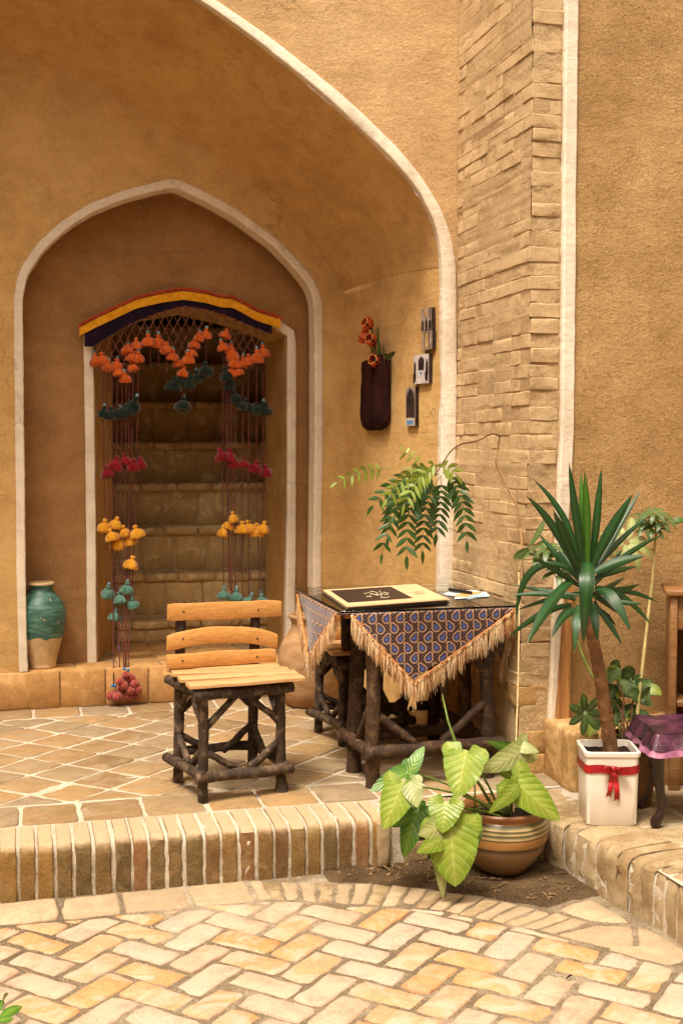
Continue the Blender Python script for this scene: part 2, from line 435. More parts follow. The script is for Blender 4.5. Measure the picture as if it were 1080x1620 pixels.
def rblock(c, h, bev=.012, amp=.003, seed=0, n=2):
    """a worn block: centre c, half sizes h, rounded arrises, uneven faces"""
    c = Vector(c); mb = MB(); ax = []
    for i in range(3):
        b = min(bev, h[i]*.45)
        ax.append([-h[i], -h[i]+b] + [lerp(-h[i]+b, h[i]-b, k/n) for k in range(1, n)] + [h[i]-b, h[i]])
    idx = {}
    def vid(i, j, k):
        key = (i, j, k)
        if key not in idx:
            p = V3(ax[0][i], ax[1][j], ax[2][k])
            m = [len(a)-1 for a in ax]; e = [(i in (0, m[0])), (j in (0, m[1])), (k in (0, m[2]))]
            if sum(e) >= 2:                      # round edges and corners inwards
                f = .42 if sum(e) == 2 else .58
                for q in range(3):
                    if e[q]: p[q] *= 1 - f*min(bev, h[q]*.45)/h[q]
            w = c + p
            d = V3(nz(w.x+seed, w.y, w.z, 14), nz(w.x, w.y+seed+7, w.z, 14), nz(w.x, w.y, w.z+seed+13, 14)) * amp
            d += V3(nz(w.x+seed, w.y, w.z, 45), nz(w.x, w.y+seed, w.z, 45), nz(w.x, w.y, w.z+seed, 45)) * amp*.6
            idx[key] = len(mb.v); mb.v.append(tuple(w + d))
        return idx[key]
    m = [len(a)-1 for a in ax]
    for i in range(m[0]):
        for j in range(m[1]):
            mb.f.append((vid(i,j,0), vid(i,j+1,0), vid(i+1,j+1,0), vid(i+1,j,0)))
            mb.f.append((vid(i,j,m[2]), vid(i+1,j,m[2]), vid(i+1,j+1,m[2]), vid(i,j+1,m[2])))
    for i in range(m[0]):
        for k in range(m[2]):
            mb.f.append((vid(i,0,k), vid(i+1,0,k), vid(i+1,0,k+1), vid(i,0,k+1)))
            mb.f.append((vid(i,m[1],k), vid(i,m[1],k+1), vid(i+1,m[1],k+1), vid(i+1,m[1],k)))
    for j in range(m[1]):
        for k in range(m[2]):
            mb.f.append((vid(0,j,k), vid(0,j,k+1), vid(0,j+1,k+1), vid(0,j+1,k)))
            mb.f.append((vid(m[0],j,k), vid(m[0],j+1,k), vid(m[0],j+1,k+1), vid(m[0],j,k+1)))
    return mb

# stair behind the doorway: mud core, each riser faced with bricks and a course of nosing bricks
core = MB(); SZ = [.335, .60, .875, 1.15, 1.425, 1.70, 1.98, 2.25]; TD = .19
for i, z in enumerate(SZ):
    y = YD + .012 + TD*i; core.box((.585, y, .1), (1.78, y + TD + .3, z - .006))
stair = build('stair', core, M['pier_core'], house)
for i, z in enumerate(SZ):
    y = YD + TD*i; z0 = SZ[i-1] if i else .20; x = .59 - (.11 if i % 2 else .02) + rnd.uniform(-.03,.03)
    while x < 1.76:
        w = rnd.uniform(.20,.24); a, b = max(x,.588), min(x+w, 1.775)
        if b-a > .05:
            build('brick', rblock(((a+b)/2, y+.055, (z0+z-.052)/2), ((b-a)/2-.006, .05, (z-.058-z0)/2), .012, .005, i), M['stair'], stair, 50)
        x += w
    x = .59 - (.02 if i % 2 else .13)
    while x < 1.76:
        w = rnd.uniform(.2,.25); a, b = max(x,.588), min(x+w, 1.775)
        if b-a > .05:
            build('nosing_brick', rblock(((a+b)/2, y+.08, z-.027+rnd.uniform(-.004,.004)), ((b-a)/2-.003, .092, .026), .014, .006, i+20), M['stair'], stair, 50)
        x += w
# plinth under the niche and the back wall
mb = MB(); mb.box((-2.6, YB-.006, -.05), (1.83, YD+.06, .194))
plinth = build('plinth', mb, M['pier_core'], house)
x = -2.58
while x < 1.78:
    w = rnd.choice((.21,.23,.24,.33,.36)); b = min(x+w, 1.80)
    build('slab', rblock(((x+b)/2, YB-.004, .098), ((b-x)/2-.0035, .016, .099), .006, .002, x*3), M['plinth'], plinth, 50)
    x += w
x = .06
while x < 1.62:
    w = rnd.uniform(.22,.26); b = min(x+w, 1.63); y = YB+.004
    for dy, dd in ((0,.2),(.2,.2),(.4,.2),(.6,.21)):
        if dy >= .2 and not (.44 <= x and b < 1.53): continue
        build('paver', rblock(((x+b)/2, y+dy+dd/2, .185), ((b-x)/2-.003, dd/2-.003, .015), .006, .002, x*3), M['plinth'], plinth, 50)
    x += w
# vault: lofted between the back seam and the front arch
fin_c = smooth2(resample([p for p in FIN if p[1] >= 2.27], .06), 3)
def arc_sample(pts, n):
    L = [0]
    for a, b in zip(pts, pts[1:]): L.append(L[-1] + (Vector(b)-Vector(a)).length)
    out = []
    for i in range(n+1):
        d = L[-1]*i/n; k = 0
        while k < len(L)-2 and L[k+1] < d: k += 1
        f = (d-L[k])/max(1e-9, L[k+1]-L[k]); out.append(Vector(pts[k]).lerp(Vector(pts[k+1]), min(1, f)))
    return out
bk = arc_sample([(APX, back_z(APX))] + [p for p in backc if p[0] > APX] , 44)
fr = arc_sample([tuple(p) for p in fin_c], 44)
def mir(p): return Vector((2*APX - p.x, p.y))
rows = []
for b, f in zip([mir(q) for q in reversed(bk)] + bk[1:], [mir(q) for q in reversed(fr)] + fr[1:]):
    row = []
    for k in range(13):
        t = k/12; p = b.lerp(f, t); sag = .02*math.sin(t*math.pi)
        y = lerp(YB+.02, YF+.03, t)
        row.append(V3(p.x + .006*nz(p.x,y,p.y,2), y, p.y + sag + .007*nz(p.x,y+9,p.y,1.7)))
    rows.append(row)
mb = MB(); mb.grid(rows, flip=True)
build('vault', mb, M['plaster_in'], house, 80)
def side_pt(t, z, out=0.0):      # t 0 at the back corner, 1 at the front arch
    d = V3(2.018-1.803, YF-YB, 0).normalized(); n = V3(d.y, -d.x, 0)   # n faces into the porch (to -X)
    p = V3(lerp(1.812, 2.026, t), lerp(YB, YF, t), z)
    return p + n*out
SWN = V3(YF-YB, -(2.026-1.812), 0).normalized()
def atSide(u, v, out=0.0):
    d = _ray(u, v); p0 = V3(1.812, YB, 0); t = (p0 - C0).dot(SWN)/d.dot(SWN); return C0 + d*t + SWN*out
mb = MB()
mb.grid([[side_pt(k/16, lerp(-.02, lerp(2.31,2.41,k/16), j/28)) + SWN*(.006*nz(k*.1, j*.12, 3, 2)) for k in range(17)] for j in range(29)], flip=True)
build('side_wall', mb, M['plaster_in'], house, 60)
mb = MB(); mb.grid([[V3(2*APX - side_pt(k/4, 0).x, side_pt(k/4,0).y, lerp(-.02, 2.4, j/4)) for k in range(5)] for j in range(5)])
build('side_wall', mb, M['plaster_in'], house, 60)
# facade with the big arch, and its white trim
fo_full = [p for p in FOUT]; fo_c = smooth2(resample(fo_full, .06), 2); fi_c = smooth2(resample(FIN, .06), 2)
n_ = 120; fo_s = arc_sample([tuple(p) for p in fo_c], n_); fi_s = arc_sample([tuple(p) for p in fi_c], n_)
build('arch_trim', band([mir(p) for p in reversed(fo_s)] + fo_s[1:], [mir(p) for p in reversed(fi_s)] + fi_s[1:], YF-.012, YF+.035, 5, .0045), M['white'], house, 40)
fo_arch = sorted([(p.x, p.y) for p in fo_c if p.y > 2.25])
fo_all = [(2*APX-x, z) for x, z in reversed(fo_arch)] + fo_arch
mb = wall_cols(frange(2*APX-2.095, 2.096, .05), lambda x: interp(fo_all, x) - .006, lambda x: 4.9, YF, 22, .007, 11)
for xs in ((-4.0, 2*APX-2.09), (2.085, 2.16)):
    q = wall_cols(frange(xs[0], xs[1], .05), lambda x: -.02, lambda x: 4.9, YF+.001, 60, .007, 11); mb.add(q.v, q.f)
build('facade_wall', mb, M['plaster_out'], house, 60)

# ------------------------------------------------------------------ brick pier beside the porch
PX, PY0, PY1, PXR = 2.10, 4.87, 5.76, 2.238
def lean(z): return -.034*max(0.0, min(1.35, (1.5 - z)/1.0))
pier = thing('brick_pier', (2.17, 5.3, 0), 'projecting pier of weathered mud washed bricks right of the arched porch', 'pier')
mb = MB()
zs = frange(-.02, 4.9, .014); ys = frange(PY1+.02, PY0+.004, .018)
mb.grid([[V3(PX + .0005 + lean(z) + .0065*nz(1, y*.8, z*2.2, 5) + .005*nz(4, y*.5, z*2.6, 18) + .0025*nz(9,y*.6,z*1.4,55), y, z) for y in ys] for z in zs], flip=True)
xs_ = frange(PX+.004, PXR+.01, .018)
mb.grid([[V3(x + lean(z), PY0 + .0035 + .0105*nz(x, 3, z*1.5, 5) + .005*nz(x, 8, z*1.6, 22), z) for x in xs_] for z in zs])
build('mud_core', mb, M['pier_core'], pier, 60)
zc = .0; ci = 0; nb_ = 0; loose = MB(); LIM = 290
while zc < 4.85:
    ch = rnd.uniform(.054, .066)
    if zc < .35: ch = rnd.uniform(.065,.105)
    zz = zc + ch/2
    def pb(y0, y1, x1, nm):
        global nb_
        pr = rnd.uniform(-.0040, .0045) if zc > .4 else rnd.uniform(-.012,.012)
        xa = PX + pr; hx = (x1-xa)/2
        b = rblock((xa+hx+lean(zz), (y0+y1)/2, zz + rnd.uniform(-.003,.003)), (hx, (y1-y0)/2-.0025, ch/2-.0022), .0030, .0032 if zc > .4 else .010, ci*1.7+y0*9, 3)
        if zz < 3.55 and nb_ < LIM: build('brick', b, M['pier'] if zc > .3 else M['rubble'], pier, 32); nb_ += 1
        else: loose.add(b.v, b.f)
    first = .2 if ci % 2 == 0 else .11
    y = PY0 + rnd.uniform(-.006,.005)
    pb(y, y+first, PXR-.004+rnd.uniform(-.01,.0), 'corner'); y += first+.003
    while y < PY1-.02:
        L = rnd.uniform(.185,.215) if rnd.random() > .15 else .1
        e = min(y+L, PY1-.002)
        if e-y > .04: pb(y, e, PX+.06, 'run')
        y = e + .003
    zc += ch; ci += 1
tag(build('upper_brick', loose, M['pier'], pier, 60), kind='stuff')

# ------------------------------------------------------------------ right-hand wall with white corner strip
rwall = thing('plaster_wall', (3.0, 4.9, 0), 'rough straw plaster wall with white corner strip at the right', 'wall')
mb = MB()
mb.grid([[V3(x, 4.862 + .009*nz(x,1,z,1.8) + .004*nz(x,2,z,7) + .002*nz(x,4,z,24), z) for z in frange(-.02, 4.9, .045)] for x in frange(2.27, 5.2, .045)], flip=True)
build('wall_face', mb, M['plaster_right'], rwall, 70)
sp = [Vector((2.236 + lean(z) + .004*nz(z,3,1,3), z)) for z in frange(.24, 4.9, .05)]
wd = lambda z: lerp(.030, .058, max(0, min(1, (z-.3)/.9)))
mb = MB(); rows = []
for p in sp:
    x0 = p.x + .003*nz(p.y,1,2,14); x1 = p.x + wd(p.y) + .003*nz(p.y,6,2,12)
    rows.append([V3(x0, 4.90, p.y), V3(x0, 4.852, p.y), V3(x0+.006, 4.846, p.y), V3(x1-.006, 4.846, p.y), V3(x1, 4.852, p.y), V3(x1, 4.90, p.y)])
mb.grid(rows, flip=True)
build('corner_strip', mb, M['white'], rwall, 40)
M['wood_post'] = simple('old_post_wood', srgb(150,104,58), srgb(196,146,92), 6, .75, .4, .004, .3, (6,6,.5))
mb = MB(); rows = []
for z in frange(.245, .80, .04):
    x0 = 2.236 + lean(z) + wd(z) - .002; x1 = 2.236 + .062 + lean(z)*.55 + .004
    rows.append([V3(x0, 4.9, z), V3(x0, 4.838, z), V3(x1, 4.836 + .002*nz(z,1,1,9), z), V3(x1, 4.9, z)])
mb.grid(rows, flip=True); mb.box((2.2+.035, 4.837, .78),(2.29, 4.9, .81), .003)
build('post', mb, M['wood_post'], rwall, 40)
x = 2.175
for w, zt in ((.135,.245),(.2,.235),(.24,.24),(.22,.225),(.26,.24),(.3,.235)):
    build('stone', rblock((x+w/2, 4.74, zt/2-.01), (w/2-.003, .145, zt/2+.01), .016, .007, x*5, 5), M['rubble'], rwall, 60)
    x += w
build('ledge', (lambda m: (m.box((2.19,4.63,-.02),(3.6,4.9,.205)), m)[1])(MB()), M['pier_core'], rwall)

# ------------------------------------------------------------------ ground, raised platform, courtyard paving
def in_frame(p, pad=60):
    q = Vector(p) - C0; w = q.dot(FW)
    if w < .2: return False
    u = 540 + FPX*q.dot(RT)/w; v = 810 - FPX*q.dot(UP)/w
    return -pad < u < 1080+pad and -pad < v < 1620+pad
def clip(poly, a, b):     # keep the left side of a->b
    out = []
    s = lambda p: (b[0]-a[0])*(p[1]-a[1]) - (b[1]-a[1])*(p[0]-a[0])
    for i in range(len(poly)):
        p, q = poly[i], poly[(i+1) % len(poly)]; sp_, sq = s(p), s(q)
        if sp_ >= 0: out.append(p)
        if (sp_ >= 0) != (sq >= 0):
            t = sp_/(sp_-sq); out.append((p[0]+(q[0]-p[0])*t, p[1]+(q[1]-p[1])*t))
    return out
def area(poly): return .5*sum(poly[i][0]*poly[(i+1)%len(poly)][1] - poly[(i+1)%len(poly)][0]*poly[i][1] for i in range(len(poly)))
def slab(poly, zt, th=.03, gap=.006, bev=.006, amp=.0022, seed=0, tilt=.003, dome=.0015):
    """one paving piece: eroded outline, worn arrises, slightly tilted and domed top"""
    if area(poly) < 0: poly = poly[::-1]
    c = Vector((sum(p[0] for p in poly)/len(poly), sum(p[1] for p in poly)/len(poly)))
    n = len(poly); P = []
    for i in range(n):                          # inset by the joint
        a, b, d = Vector(poly[i-1]), Vector(poly[i]), Vector(poly[(i+1) % n])
        e1 = (b-a).normalized(); e2 = (d-b).normalized()
        n1 = Vector((-e1.y, e1.x)); n2 = Vector((-e2.y, e2.x)); m = (n1+n2)
        k = max(.35, m.length_squared/2); P.append(b + m*(gap/(2*k)) if m.length > .2 else b)
    ring = []
    for i in range(n):
        a, b = P[i], P[(i+1) % n]; L = (b-a).length; k = max(1, int(L/.034))
        for j in range(k):
            p = a.lerp(b, j/k)
            if j == 0: p = p.lerp(c, min(.25, .006/max(.02,(p-c).length)))
            ring.append(p)
    tx, ty = rnd.uniform(-tilt, tilt)/.1, rnd.uniform(-tilt, tilt)/.1; dzr = rnd.uniform(-.0025,.0015)
    mb = MB(); m = len(ring)
    def zz(p): return zt + dzr + (p.x-c.x)*tx + (p.y-c.y)*ty
    R0, R1, R2, R3 = [], [], [], []
    for i, p in enumerate(ring):
        d = (p-c).normalized(); w = amp*(nz(p.x+seed, p.y, 0, 31)*1.6 + nz(p.x, p.y+seed, 3, 90))
        q = p + d*w
        R0.append((q.x, q.y, zt-th)); R1.append((q.x, q.y, zz(q)-bev*.9))
        q2 = q - d*bev*.45; R2.append((q2.x, q2.y, zz(q2)-bev*.28))
        q3 = q - d*bev*1.6; R3.append((q3.x, q3.y, zz(q3) + dome*.5 + .0012*nz(q3.x,q3.y,seed,25)))
    o = mb.add(R0+R1+R2+R3, [])
    for r in range(3):
        for i in range(m):
            k = (i+1) % m; mb.f.append((o+r*m+i, o+r*m+k, o+(r+1)*m+k, o+(r+1)*m+i))
    ci_ = mb.add([(c.x, c.y, zt+dzr+dome)], [])
    for i in range(m): mb.f.append((o+3*m+i, o+3*m+(i+1) % m, ci_))
    return mb

ZC = -.19
g = MB(); g.box((-60,-60,-1.2),(60,60,ZC-.06))
ground = tag(build('ground', g, M['dirt']), kind='structure')
g = MB(); xs = frange(-3.2, 2.35, .06); ysg = frange(1.2, 4.6, .06)
g.grid([[V3(x, y, ZC-.0045 + .004*nz(x,y,0,9) + .003*nz(x,y,5,30)) for y in ysg] for x in xs], flip=True)
court = tag(build('courtyard_floor', g, M['mortar_dusty'], None, 80), kind='structure')
# herringbone field, clipped by the border courses
HP = [((-9,4.225),(.86,4.225)), ((.86,4.225),(1.40,3.985)), ((1.40,3.985),(1.66,3.725)), ((1.66,3.725),(2.02,3.25)), ((2.02,3.25),(2.10,2.2))]
HP = [(b, a) for a, b in HP]
p_ = .1145; e1 = Vector((1,-1)).normalized(); e2 = Vector((1,1)).normalized(); o_ = Vector((1.032,3.405)) - e1*p_ - e2*p_*.5
far = MB(); cnt = 0; cand = []
for a in range(-40, 40):
    for b in range(-24, 24):
        ox, oy = a + 2*b, -a + 2*b
        for (x0,y0,x1,y1) in ((0,0,2,1),(2,0,3,2)):
            q = [o_ + e1*((ox+x)*p_) + e2*((oy+y)*p_) for x, y in ((x0,y0),(x1,y0),(x1,y1),(x0,y1))]
            cx = sum(v.x for v in q)/4; cyy = sum(v.y for v in q)/4
            if not (-2.2 < cx < 2.3 and 1.5 < cyy < 4.4): continue
            poly = [(v.x + .004*nz(v.x,v.y,1,40), v.y + .004*nz(v.x,v.y,2,40)) for v in q]
            for ha, hb in HP:
                if poly: poly = clip(poly, ha, hb)
            if len(poly) < 3 or abs(area(poly)) < .0022: continue
            cand.append((poly, cx, cyy))
for poly, cx, cyy in cand:
    s = slab(poly, ZC, .03, rnd.uniform(.009,.016), .008, .0055, cx*3.1, .004)
    if in_frame((cx,cyy,ZC), 90): build('brick', s, M['herring'], court, 50, origin=(cx,cyy,ZC)); cnt += 1
    else: far.add(s.v, s.f)
tag(build('outer_brick', far, M['herring'], court, 50), kind='stuff')
x = -2.2
while x < .84:                                   # pale border stones along the curb
    w = rnd.uniform(.21,.25); b = min(x+w, .87)
    build('border_stone', slab([(x,4.232),(b,4.232),(b,4.448),(x,4.448)], ZC+.002, .03, .013, .009, .004, x, .003), M['border'], court, 50, origin=((x+b)/2,4.34,ZC)); x += w
OUT = [Vector(q) for q in ((.86,4.43),(1.26,4.305),(1.576,4.105),(1.765,3.90),(1.86,3.75))]
INN = [Vector(q) for q in ((.86,4.235),(1.16,4.10),(1.40,3.985),(1.56,3.83),(1.68,3.70))]
oc = arc_sample([tuple(q) for q in OUT], 18); ic = arc_sample([tuple(q) for q in INN], 18)
for i in range(18):
    poly = [tuple(ic[i]), tuple(ic[i+1]), tuple(oc[i+1]), tuple(oc[i])]
    c = (sum(q[0] for q in poly)/4, sum(q[1] for q in poly)/4, ZC)
    build('edging_brick', slab(poly, ZC-.001, .03, .007, .009, .006, i*3.3, .005), M['curb_r' if i % 3 == 0 else 'border'], court, 50, origin=c)
for i, poly in enumerate([[(1.68,3.70),(1.86,3.75),(1.99,3.70),(1.90,3.52),(1.80,3.545)],[(1.80,3.545),(1.90,3.52),(1.99,3.70),(2.035,3.62),(2.06,3.40),(1.94,3.36)],
                          [(1.94,3.36),(2.06,3.40),(2.085,3.2),(2.03,3.24)],[(1.785,3.89),(1.95,3.97),(1.985,3.83),(1.99,3.715),(1.87,3.755)]]):
    c = (sum(q[0] for q in poly)/len(poly), sum(q[1] for q in poly)/len(poly), ZC)
    build('flagstone', slab(poly, ZC-.001, .03, .014, .009, .005, i*5.3, .003), M['border'], court, 50, origin=c)

# unseen courtyard sides behind the camera, added and raised to block low sky light
for nm, a, b in (('unseen_courtyard_wall',(-5.2,-4.6,ZC-.06),(6.6,-4.3,6.0)),('unseen_courtyard_wall',(-5.2,-4.3,ZC-.06),(-4.9,5.76,6.0)),('unseen_courtyard_wall',(6.3,-4.3,ZC-.06),(6.6,4.8,6.0))):
    mb = MB(); mb.box(a, b); tag(build(nm, mb, M['plaster_out']), kind='structure')
# raised platform: mortar bed, curb bricks, pavers
plat_m = MB()
CH = .19
def curbprof(t):      # arc from the foot of the face up and over the rounded nose
    pts = [(0,-CH-.02),(0,-.17),(0,-.145),(0,-.12),(0,-.095),(0,-.07),(0.001,-.045),(.008,-.018),(.026,-.004),(.055,0),(.14,.001),(.24,0.001)]
    return pts
rows = []
for x in frange(-2.4, 1.42, .012):
    row = []
    for (d, z) in curbprof(0):
        k = nz(x, d*3, z*3, 28)*.006 + nz(x, d, z, 70)*.004
        row.append(V3(x, 4.452 + d + .0035 + k*(1 if z < -.02 else .3), z - .004 + k*(.3 if z < -.02 else 1)))
    rows.append(row)
plat_m.grid(rows, flip=True)
platform = tag(build('raised_platform', plat_m, M['mortar'], None, 80), kind='structure')
m2 = MB()
m2.grid([[V3(x, y, -.0045 + .003*nz(x,y,2,12) + .0025*nz(x,y,7,40)) for y in frange(4.68, 6.83, .05)] for x in frange(-2.4, 2.6, .05)], flip=True)
m2.grid([[V3(x, y, -.0065 + .006*nz(x,y,2,6)) for y in frange(2.6, 4.72, .06)] for x in frange(2.06, 3.4, .06)], flip=True)
m2.grid([[V3(x, y, -.012 + .010*nz(x,y,2,9)) for y in frange(4.50, 4.72, .05)] for x in frange(1.40, 2.4, .05)], flip=True)
m2.grid([[V3(x, y, -.010 + .008*nz(x,y,2,9)) for y in frange(4.30, 4.72, .05)] for x in frange(1.99, 2.4, .05)], flip=True)
build('bedding', m2, M['mortar'], platform, 80)
def curb_brick(x, w, d=.24, seed=0, wear=1.0, h=CH):
    prof = curbprof(0); mb = MB(); rows = []
    for k, s in enumerate((-1, -.86, 0, .86, 1)):
        row = []
        for i, (dd, z) in enumerate(prof):
            inn = .0055 if abs(s) == 1 else 0.0
            q = .005*wear*nz(x+s*w*.5+seed, dd*6, z*6, 9) + .004*wear*nz(x+s*w+seed, dd*9, z*9, 32)
            yy = dd + inn*(1 if z < -.02 else .2) + q*(1 if z < -.02 else .2); zz = z - inn*(0 if z < -.03 else .9) + q*(0 if z < -.03 else .5)
            row.append(V3(s*w/2 + (.0035*nz(z*30, seed, s*3, 1.0) + .0025*nz(z*90+dd*60, seed, s*5, 1.0))*wear*(1 if abs(s) > .5 else .3), yy, zz))
        row.append(V3(s*w/2, d, -.03)); rows.append(row)
    mb.grid(rows, flip=True)
    o = len(mb.v); m = len(rows[0])
    return mb
x = -2.35; k = 0
while x < 1.33:
    w = rnd.uniform(.047,.058); gap_ = rnd.uniform(.009,.016)
    b = curb_brick(x, w, .225 + rnd.uniform(-.02,.02), k*2.3)
    lag = rnd.uniform(-.003,.004)
    b.v = [(p[0]+x+w/2, p[1]+4.448+lag, p[2]+rnd.uniform(-.0004,.0004)) for p in b.v]
    build('curb_brick', b, M['curb'], platform, 40, origin=(x+w/2, 4.45, -.1)); x += w+gap_; k += 1
# collapsed end of the curb behind the plants
for i, (x, y, w, h, z) in enumerate([(1.335,4.475,.05,.085,-.1),(1.395,4.50,.05,.075,-.115),(1.45,4.50,.11,.05,-.03),(1.47,4.49,.10,.04,-.15),(1.58,4.50,.12,.045,-.03),(1.60,4.50,.11,.045,-.14),(1.70,4.51,.1,.045,-.035),(1.74,4.51,.12,.05,-.145),(1.84,4.50,.11,.05,-.04),(1.90,4.49,.1,.05,-.14)]):
    build('broken_brick', rblock((x, y+.02, z), (w/2, .06, h), .007, .007, i*3, 4), M['curb_r'], platform, 60)
for i in range(5):
    x = 1.36 + i*.165
    build('paver', slab([(x,4.475),(x+.165,4.475),(x+.165,4.70),(x,4.70)], -.004, .04, .012, .014, .009, x*3, .008), M['curb_r'], platform, 50, origin=(x+.08,4.6,0))
mbk = MB(); mbk.box((1.33,4.50,-.25),(2.05,4.75,-.02)); build('fill', mbk, M['dirt'], platform)
# row of pavers behind the curb, then square pavers set diagonally, then a row against the plinth
x = -2.3
while x < 2.25:
    w = rnd.uniform(.215,.245); c = (x+w/2, 4.835, 0)
    build('paver', slab([(x,4.703),(x+w,4.703),(x+w,4.968),(x,4.968)], 0, .03, .013, .007, .003, x), M['paver'], platform, 50, origin=c); x += w
side_a, side_b = (1.80,6.80), (2.10,5.35)
s_ = .152; far = MB()
for i in range(-30, 30):
    for j in range(-30, 30):
        c = Vector((.21 + (i+j)*s_*1.045, 5.725 + (i-j)*s_))
        if not (-2.2 < c.x < 2.4 and 4.7 < c.y < 6.9): continue
        poly = [(c.x-s_*1.045,c.y),(c.x,c.y-s_),(c.x+s_*1.045,c.y),(c.x,c.y+s_)]
        poly = [(a + .004*nz(a,b,1,30), b + .004*nz(a,b,2,30)) for a, b in poly]
        poly = clip(poly, (-9,4.975), (9,4.975)); 
        if poly: poly = clip(poly, (9,6.545), (-9,6.545))
        if poly: poly = clip(poly, (2.16,0), (2.16,9))
        if len(poly) < 3 or abs(area(poly)) < .003: continue
        sl = slab(poly, .0, .03, rnd.uniform(.011,.018), .0065, .005, c.x*2+c.y)
        if in_frame((c.x,c.y,0), 110): build('paver', sl, M['paver'], platform, 50, origin=(c.x,c.y,0))
        else: far.add(sl.v, sl.f)
tag(build('outer_paver', far, M['paver'], platform, 50), kind='stuff')
x = -2.3
while x < 1.85:
    w = rnd.uniform(.22,.26)
    build('paver', slab([(x,6.555),(x+w,6.555),(x+w,6.785),(x,6.785)], 0, .03, .012, .006, .003, x+4), M['paver'], platform, 50, origin=(x+w/2,6.67,0)); x += w
# right-hand platform: curb bricks along its edge, worn pavers on top
RC = [Vector(q) for q in ((1.925,4.46),(1.945,4.27),(1.985,4.05),(2.015,3.86),(2.045,3.65),(2.07,3.45),(2.085,3.2),(2.09,2.7))]
rc = arc_sample([tuple(q) for q in RC], 27)
mr = MB(); rows = []
for i in range(len(rc)):
    t = (rc[min(i+1,len(rc)-1)] - rc[max(i-1,0)]).normalized(); nrm = Vector((-t.y, t.x))      # into the platform (+x)
    for sub in (0, .5):
        if i == len(rc)-1 and sub: break
        base = rc[i] if not sub else (rc[i]+rc[i+1])/2
        rows.append([V3(base.x + nrm.x*(d+.006+.003*nz(base.x,base.y,z,40)), base.y + nrm.y*(d+.006), z-.006+.003*nz(base.y,d,z,40)) for d, z in curbprof(0)])
mr.grid(rows, flip=False)
build('curb_mortar', mr, M['mortar'], platform, 80)
for i in range(len(rc)-1):
    a, b = rc[i], rc[i+1]; t = (b-a).normalized(); nrm = Vector((-t.y, t.x)); L = (b-a).length
    far_ = i < 12
    w = L - (rnd.uniform(.003,.007) if far_ else rnd.uniform(.012,.018)); cc = (a+b)/2
    bb = curb_brick(i*1.3, w, .235, i*4.1, 1.9 if far_ else 1.3)
    lag = rnd.uniform(-.006,.008)
    bb.v = [(cc.x - t.x*p[0]*-1 + nrm.x*(p[1]+lag), cc.y + t.y*p[0] + nrm.y*(p[1]+lag), p[2] + .002) for p in bb.v]
    bb.f = [tuple(reversed(f)) for f in bb.f]
    build('curb_brick', bb, M['curb_r'], platform, 40, origin=(cc.x, cc.y, -.1))
yy = 4.60
while yy > 2.8:
    xx = interp([(2.7,2.36),(3.2,2.345),(3.65,2.30),(4.05,2.235),(4.7,2.20)], yy)
    while xx < 3.3:
        w = rnd.uniform(.21,.25)
        build('paver', slab([(xx,yy-.235),(xx+w,yy-.235),(xx+w,yy),(xx,yy)], -.001, .03, .008, .010, .005, xx+yy, .004), M['curb_r'], platform, 50, origin=(xx+w/2,yy-.12,0)); xx += w
    yy -= .24
# bare soil pit in the corner where the clay pot stands, with dry litter
PITX = [(1.0,4.40),(1.26,4.295),(1.576,4.10),(1.765,3.905),(1.86,3.95),(2.1,4.0)]
mb = MB(); rows = []
for y in frange(3.70, 4.52, .018):
    row = []
    for x in frange(1.10, 2.04, .018):
        d = y - interp(PITX, x) + .02*nz(x,y,8,9); k = max(0, min(1, d/.05+.5)); k = k*k*(3-2*k)
        row.append(V3(x, y, ZC - .022 + .030*k + k*(.010*nz(x,y,0,7) + .006*nz(x,y,3,22) + .004*nz(x,y,3,60)) + .016*max(0, min(1,(x+y*.9-5.55)*2.2))*k))
    rows.append(row)
mb.grid(rows)
soil = tag(build('soil_bed', mb, M['dirt'], None, 80), kind='structure')
M['twig'] = simple('dry_twig', srgb(96,74,50), srgb(170,138,96), 40, .9, .3, .002, .2, rnd_v=.3)
mb = MB()
for i in range(520):
    x = rnd.uniform(1.15,1.95); y = rnd.uniform(3.8,4.48)
    if interp([(1.0,4.42),(1.26,4.32),(1.576,4.13),(1.765,3.95),(1.86,4.0),(2.1,4.06)], x) > y: continue
    a = rnd.uniform(0,6.28); L = rnd.uniform(.008,.03) if rnd.random() < .8 else rnd.uniform(.04,.08); z = ZC + .010 + .018*max(0, min(1,(x+y*.9-5.55)*2.2))
    d = V3(math.cos(a), math.sin(a), rnd.uniform(-.1,.15))*L
    p = V3(x,y,z)
    if rnd.random() < .45: mb.ball(p, rnd.uniform(.003,.008), 6, 4, 1, 1, .7, .3)
    else: mb.tube([p-d*.5, p+V3(0,0,.003), p+d*.5], rnd.uniform(.0014,.0032), 5)
tag(build('dry_litter', mb, M['twig'], None, 50), 'dry twigs and pebbles scattered on the soil around the clay pot', 'litter', kind='stuff')
mb = MB(); p = V3(1.593,3.363,ZC+.006); mb.tube([p+V3(-.011,-.006,0),p+V3(0,.0,.004),p+V3(.008,.008,.002),p+V3(.012,.006,.002)], [.0022,.003,.0026,.0012], 6)
M['black'] = simple('black_plastic', srgb(14,13,13), srgb(26,24,24), 20, .4)
tag(build('dead_leaf', mb, M['black'], None, 60), 'tiny black curled leaf lying on a yellow courtyard brick', 'leaf')
